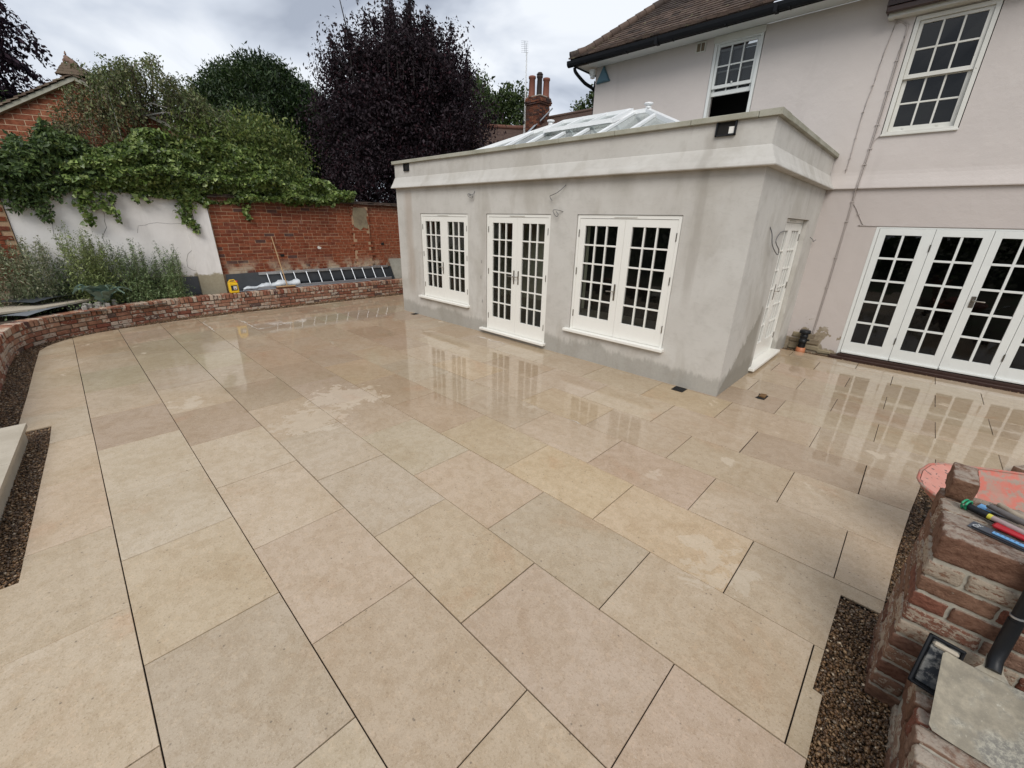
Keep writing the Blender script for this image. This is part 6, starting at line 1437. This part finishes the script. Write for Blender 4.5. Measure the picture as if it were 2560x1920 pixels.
b.add([bl(-.045, .297, -.008), bl(.045, .297, -.008), bl(.026, .325, -.003), bl(-.026, .325, -.003), bl(-.022, .37, .0), bl(.022, .37, .0)], [(0, 1, 2, 3), (3, 2, 5, 4)], True)
b.build('blade', M['steel_dirty'], t)
b = MB(); b.tube([bl(0, .315, .0), bl(0, .36, .006), (2.045, -3.262, .60), (2.043, -3.256, .70)], [.021, .022, .0225, .022], 12); b.build('socket', M['black'], t)
b = MB(); b.tube([(2.043, -3.256, .69), (2.035, -3.25, .95), (2.025, -3.235, 1.25)], .0195, 12); b.build('shaft', M['black'], t)
b = MB(); b.tube([(2.0425, -3.2555, .715), (2.0415, -3.255, .722)], .0225, 12); b.build('band', M['alu'], t)
b = MB(); b.tube([(1.97, -3.235, 1.36), (2.08, -3.235, 1.36)], .015, 8); b.tube([(2.025, -3.235, 1.24), (1.975, -3.235, 1.36)], .012, 8); b.tube([(2.025, -3.235, 1.24), (2.075, -3.235, 1.36)], .012, 8); b.build('grip', M['black'], t)

t = thing('mortar_tub', 'small black rectangular tub caked in mortar tilted between pillar and shovel', 'tub', (1.95, -3.4, .33))
mt_ = Matrix.Translation((1.962, -3.375, .315)) @ Euler((R(60), 0, R(-8))).to_matrix().to_4x4()
def tb(m, name, boxes, bev=.004):
    b = MB()
    for q in boxes:
        vs_, fs = chamfer_box(*q, bev); b.add([mt_ @ Vector(p) for p in vs_], fs)
    b.build(name, m, t)
tb(M['black'], 'shell', [(-.10, 0, 0, .0, .20, .008), (-.10, 0, .008, -.092, .20, .03), (-.008, 0, .008, .0, .20, .03), (-.10, 0, .008, .0, .008, .03), (-.10, .192, .008, .0, .20, .03)])
tb(M['black'], 'rim', [(-.106, -.006, .029, -.092, .206, .034), (-.106, -.006, .029, .0, .006, .034), (-.106, .194, .029, .0, .206, .034)])
tb(M['tubmortar'], 'dried_mortar', [(-.09, .010, .006, -.010, .19, .016)], .003)
tb(M['step'], 'mortar_ridge', [(-.088, .165, .014, -.012, .186, .030)], .008)

Z = PT + .003
def tool(name, label, cat, parts):
    t = thing(name, label, cat, parts[0][2][0])
    for (pn, m, pts, r) in parts:
        b = MB(); b.tube(pts, r, 12); b.build(pn, M[m], t)
    return t
tool('hand_brush', 'pale worn wooden handle lying furthest back on the pillar', 'tool', [('handle', 'wood_old', [(1.965, -2.80, Z + .012), (2.01, -2.86, Z + .013), (2.10, -2.92, Z + .014)], [.011, .013, .012])])
tool('lump_hammer', 'dusty dark wooden handle in the middle of the pillar tools', 'tool', [('handle', 'wood_grey', [(1.925, -2.885, Z + .03), (1.98, -2.925, Z + .03), (2.10, -2.99, Z + .03)], [.011, .012, .013]), ('end', 'chrome', [(1.923, -2.8835, Z + .03), (1.927, -2.887, Z + .03)], [.0115, .0115])])
tt = tool('pointing_tool', 'long dusty pink handle with a yellow band and black butt', 'tool', [('handle', 'wood_pink', [(1.928, -2.983, Z + .026), (1.98, -3.012, Z + .026), (2.08, -3.062, Z + .026)], [.0105, .0105, .011]), ('band', 'tape', [(1.9165, -2.977, Z + .026), (1.928, -2.983, Z + .026)], [.0112, .0112]), ('butt', 'black', [(1.895, -2.964, Z + .026), (1.9165, -2.977, Z + .026)], [.0105, .0115])])
gs = thing('trowel_handle', 'black moulded handle with a green hollow end on the pillar corner', 'tool', (1.87, -2.93, PT))
b = MB(); b.tube([(1.862, -2.925, Z + .018), (1.90, -2.945, Z + .015), (1.96, -2.985, Z + .012)], [.015, .013, .010], 10); b.build('handle', M['black'], gs)
b = MB(); c0 = Vector((1.853, -2.92, Z + .020)); ax = Vector((.85, -.45, 0)).normalized(); s_ = Vector((.45, .85, 0)); ring = [c0 + s_ * (.021 * math.cos(a) * (1 + .25 * math.sin(a))) + Vector((0, 0, .020 * math.sin(a))) for a in np.linspace(0, 6.283, 15)]
b.tube(ring, .0042, 6, False); b.tube([p + ax * .012 for p in ring], .0042, 6, False); b.build('green_end', M['green'], gs); b = MB(); b.add([c0 + ax * .012 + (p - c0) * .98 for p in ring[:-1]], [tuple(range(14))]); b.build('socket', M['hole'], gs)
fl = thing('filling_knife', 'dark grey flat float with white letters near the front of the pillar', 'tool', (1.92, -3.06, PT))
def oriented(b, c, ux, hx, hy, z0, z1, bev=.001):
    ux = Vector(ux).normalized(); uy = Vector((-ux.y, ux.x, 0)); vs_, fs = chamfer_box(-hx, -hy, z0, hx, hy, z1, bev); b.add([Vector((c[0], c[1], 0)) + ux * p[0] + uy * p[1] + Vector((0, 0, p[2])) for p in vs_], fs)
b = MB(); oriented(b, (1.965, -3.082), (.93, -.33, 0), .10, .030, Z, Z + .004); b.build('blade', M['greyplast'], fl)
b = MB(); oriented(b, (1.97, -3.112), (.93, -.33, 0), .105, .003, Z, Z + .008); b.build('edge', M['black'], fl)
tx = bpy.data.curves.new('letters', 'FONT'); tx.body = 'OX'; tx.size = .024; tx.extrude = .0003; to = bpy.data.objects.new('letters', tx); COL.objects.link(to)
dg = bpy.context.evaluated_depsgraph_get(); mm = bpy.data.meshes.new_from_object(to.evaluated_get(dg)); bpy.data.objects.remove(to); mm.materials.clear(); mm.materials.append(M['label'])
put('letters', mm, (1.884, -3.072, Z + .0046), fl, (0, 0, R(50)))
t = thing('red_case', 'glossy red plastic tool body under the handles', 'tool', (1.98, -3.02, PT)); b = MB(); oriented(b, (1.985, -3.028), (.93, -.33, 0), .055, .020, Z + .0045, Z + .022, .006); b.build('body', M['red'], t)
t = thing('blue_sponge', 'blue perforated strip along the grey float', 'tool', (1.96, -3.09, PT)); b = MB(); oriented(b, (1.985, -3.09), (.93, -.33, 0), .060, .009, Z + .0045, Z + .010, .002); so = b.build('strip', M['blue'], t)
b = MB()
for k in range(9): b.lathe((1.985 + .93 * (-.052 + k * .013), -3.09 - .33 * (-.052 + k * .013), Z + .0101), [(0, .0002), (.0028, .0002), (.0028, 0)], 8)
b.build('holes', M['greyplast'], so)
t = thing('blue_scraper', 'pale blue plastic scraper square at the back of the pillar', 'tool', (1.92, -2.85, PT)); b = MB(); oriented(b, (1.925, -2.855), (.93, -.35, 0), .022, .022, Z, Z + .004); b.build('square', M['blue'], t); b = MB(); oriented(b, (1.975, -2.875), (.93, -.35, 0), .05, .018, Z + .0005, Z + .006); b.build('stock', M['greyplast'], t)

# wheelbarrow
t = thing('wheelbarrow', 'salmon pink wheelbarrow tray caked with dried cement behind the pillar', 'wheelbarrow', (2.3, -1.75, 0))
rim = [(1.795, -1.88), (1.805, -1.74), (1.845, -1.60), (1.90, -1.525), (2.0, -1.46), (2.15, -1.375), (2.32, -1.28), (2.52, -1.20), (2.66, -1.22), (2.74, -1.35), (2.76, -1.75), (2.70, -2.15), (2.58, -2.26), (2.38, -2.24), (2.15, -2.18), (1.98, -2.11), (1.87, -2.05), (1.815, -1.97)]
cxr, cyr = 2.3, -1.76
def ringat(f, z, dx_=0): return [(cxr + dx_ + (x - cxr) * f, cyr + (y - cyr) * f, z) for x, y in rim]
n = len(rim); b = MB(); r0, r1, r2, r3 = ringat(1, .54), ringat(.90, .50), ringat(.80, .42, .02), ringat(.55, .30, .08)
def loft(b, A_, B2, rev=False):
    b.add(A_ + B2, [((i, (i + 1) % n, n + (i + 1) % n, n + i) if not rev else (i, n + i, n + (i + 1) % n, (i + 1) % n)) for i in range(n)], True)
loft(b, r0, r1); loft(b, r1, r2); loft(b, r2, r3); b.add(r3, [tuple(range(n))]); b.build('tray', M['barrow'], t)
b = MB(); loft(b, [(x, y, z - .006) for x, y, z in ringat(1.0, .535)], [(x, y, z - .02) for x, y, z in r2], True); loft(b, [(x, y, z - .02) for x, y, z in r2], [(x, y, z - .02) for x, y, z in r3], True); b.add([(x, y, z - .02) for x, y, z in r3], [tuple(reversed(range(n)))]); b.build('tray_underside', M['barrow'], t)
b = MB(); b.tube([Vector(p) for p in ringat(1.0, .54)] + [Vector(ringat(1.0, .54)[0])], .009, 6, False); b.build('rim', M['barrow'], t)
b = MB()
loft_i = [16, 17, 0, 1, 2, 3, 4]
A_ = [Vector(r0[i]) + Vector((.012, 0, .0015)) for i in loft_i]; B2 = [Vector((2.09, -2.08 + k * .095, .462)) for k in range(7)]
b.add(A_ + B2, [(k, k + 1, 7 + k + 1, 7 + k) for k in range(6)], True); b.build('nose_flare', M['barrow_end'], t)
b = MB()
for yy in (-1.55, -1.97): b.tube([(2.26, -1.70 + (yy + 1.70) * .5, .20), (2.42, yy, .28), (2.8, yy, .42), (3.3, yy, .52)], .016, 8)
for yy in (-1.55, -1.97): b.tube([(2.62, yy, .36), (2.66, yy, .0), (2.5, yy, .0), (2.45, yy, .31)], .013, 8)
b.build('frame', M['alu'], t)
b = MB(); b.lathe((2.30, -1.70, .19), [(.0, -.03), (.11, -.03), (.17, -.045), (.19, -.02), (.19, .02), (.17, .045), (.11, .03), (0, .03)], 20, 'y'); b.build('wheel', M['black'], t)

# hedge added out of view so the panes reflect something dark
t = thing('reflection_hedge', 'tall hedge added behind the viewpoint, seen only in pane reflections', 'hedge', (-2, -15, 0))
P = np.c_[rs.uniform(-16, 14, 9000), -14.5 + rs.normal(size=9000) * .5, rs.uniform(0, 2.4, 9000)]; P[:, 2] += .4 * lump(P, .8, 2)
leafmesh('foliage', P, .32, DIV, M['leaf'], t, .6)
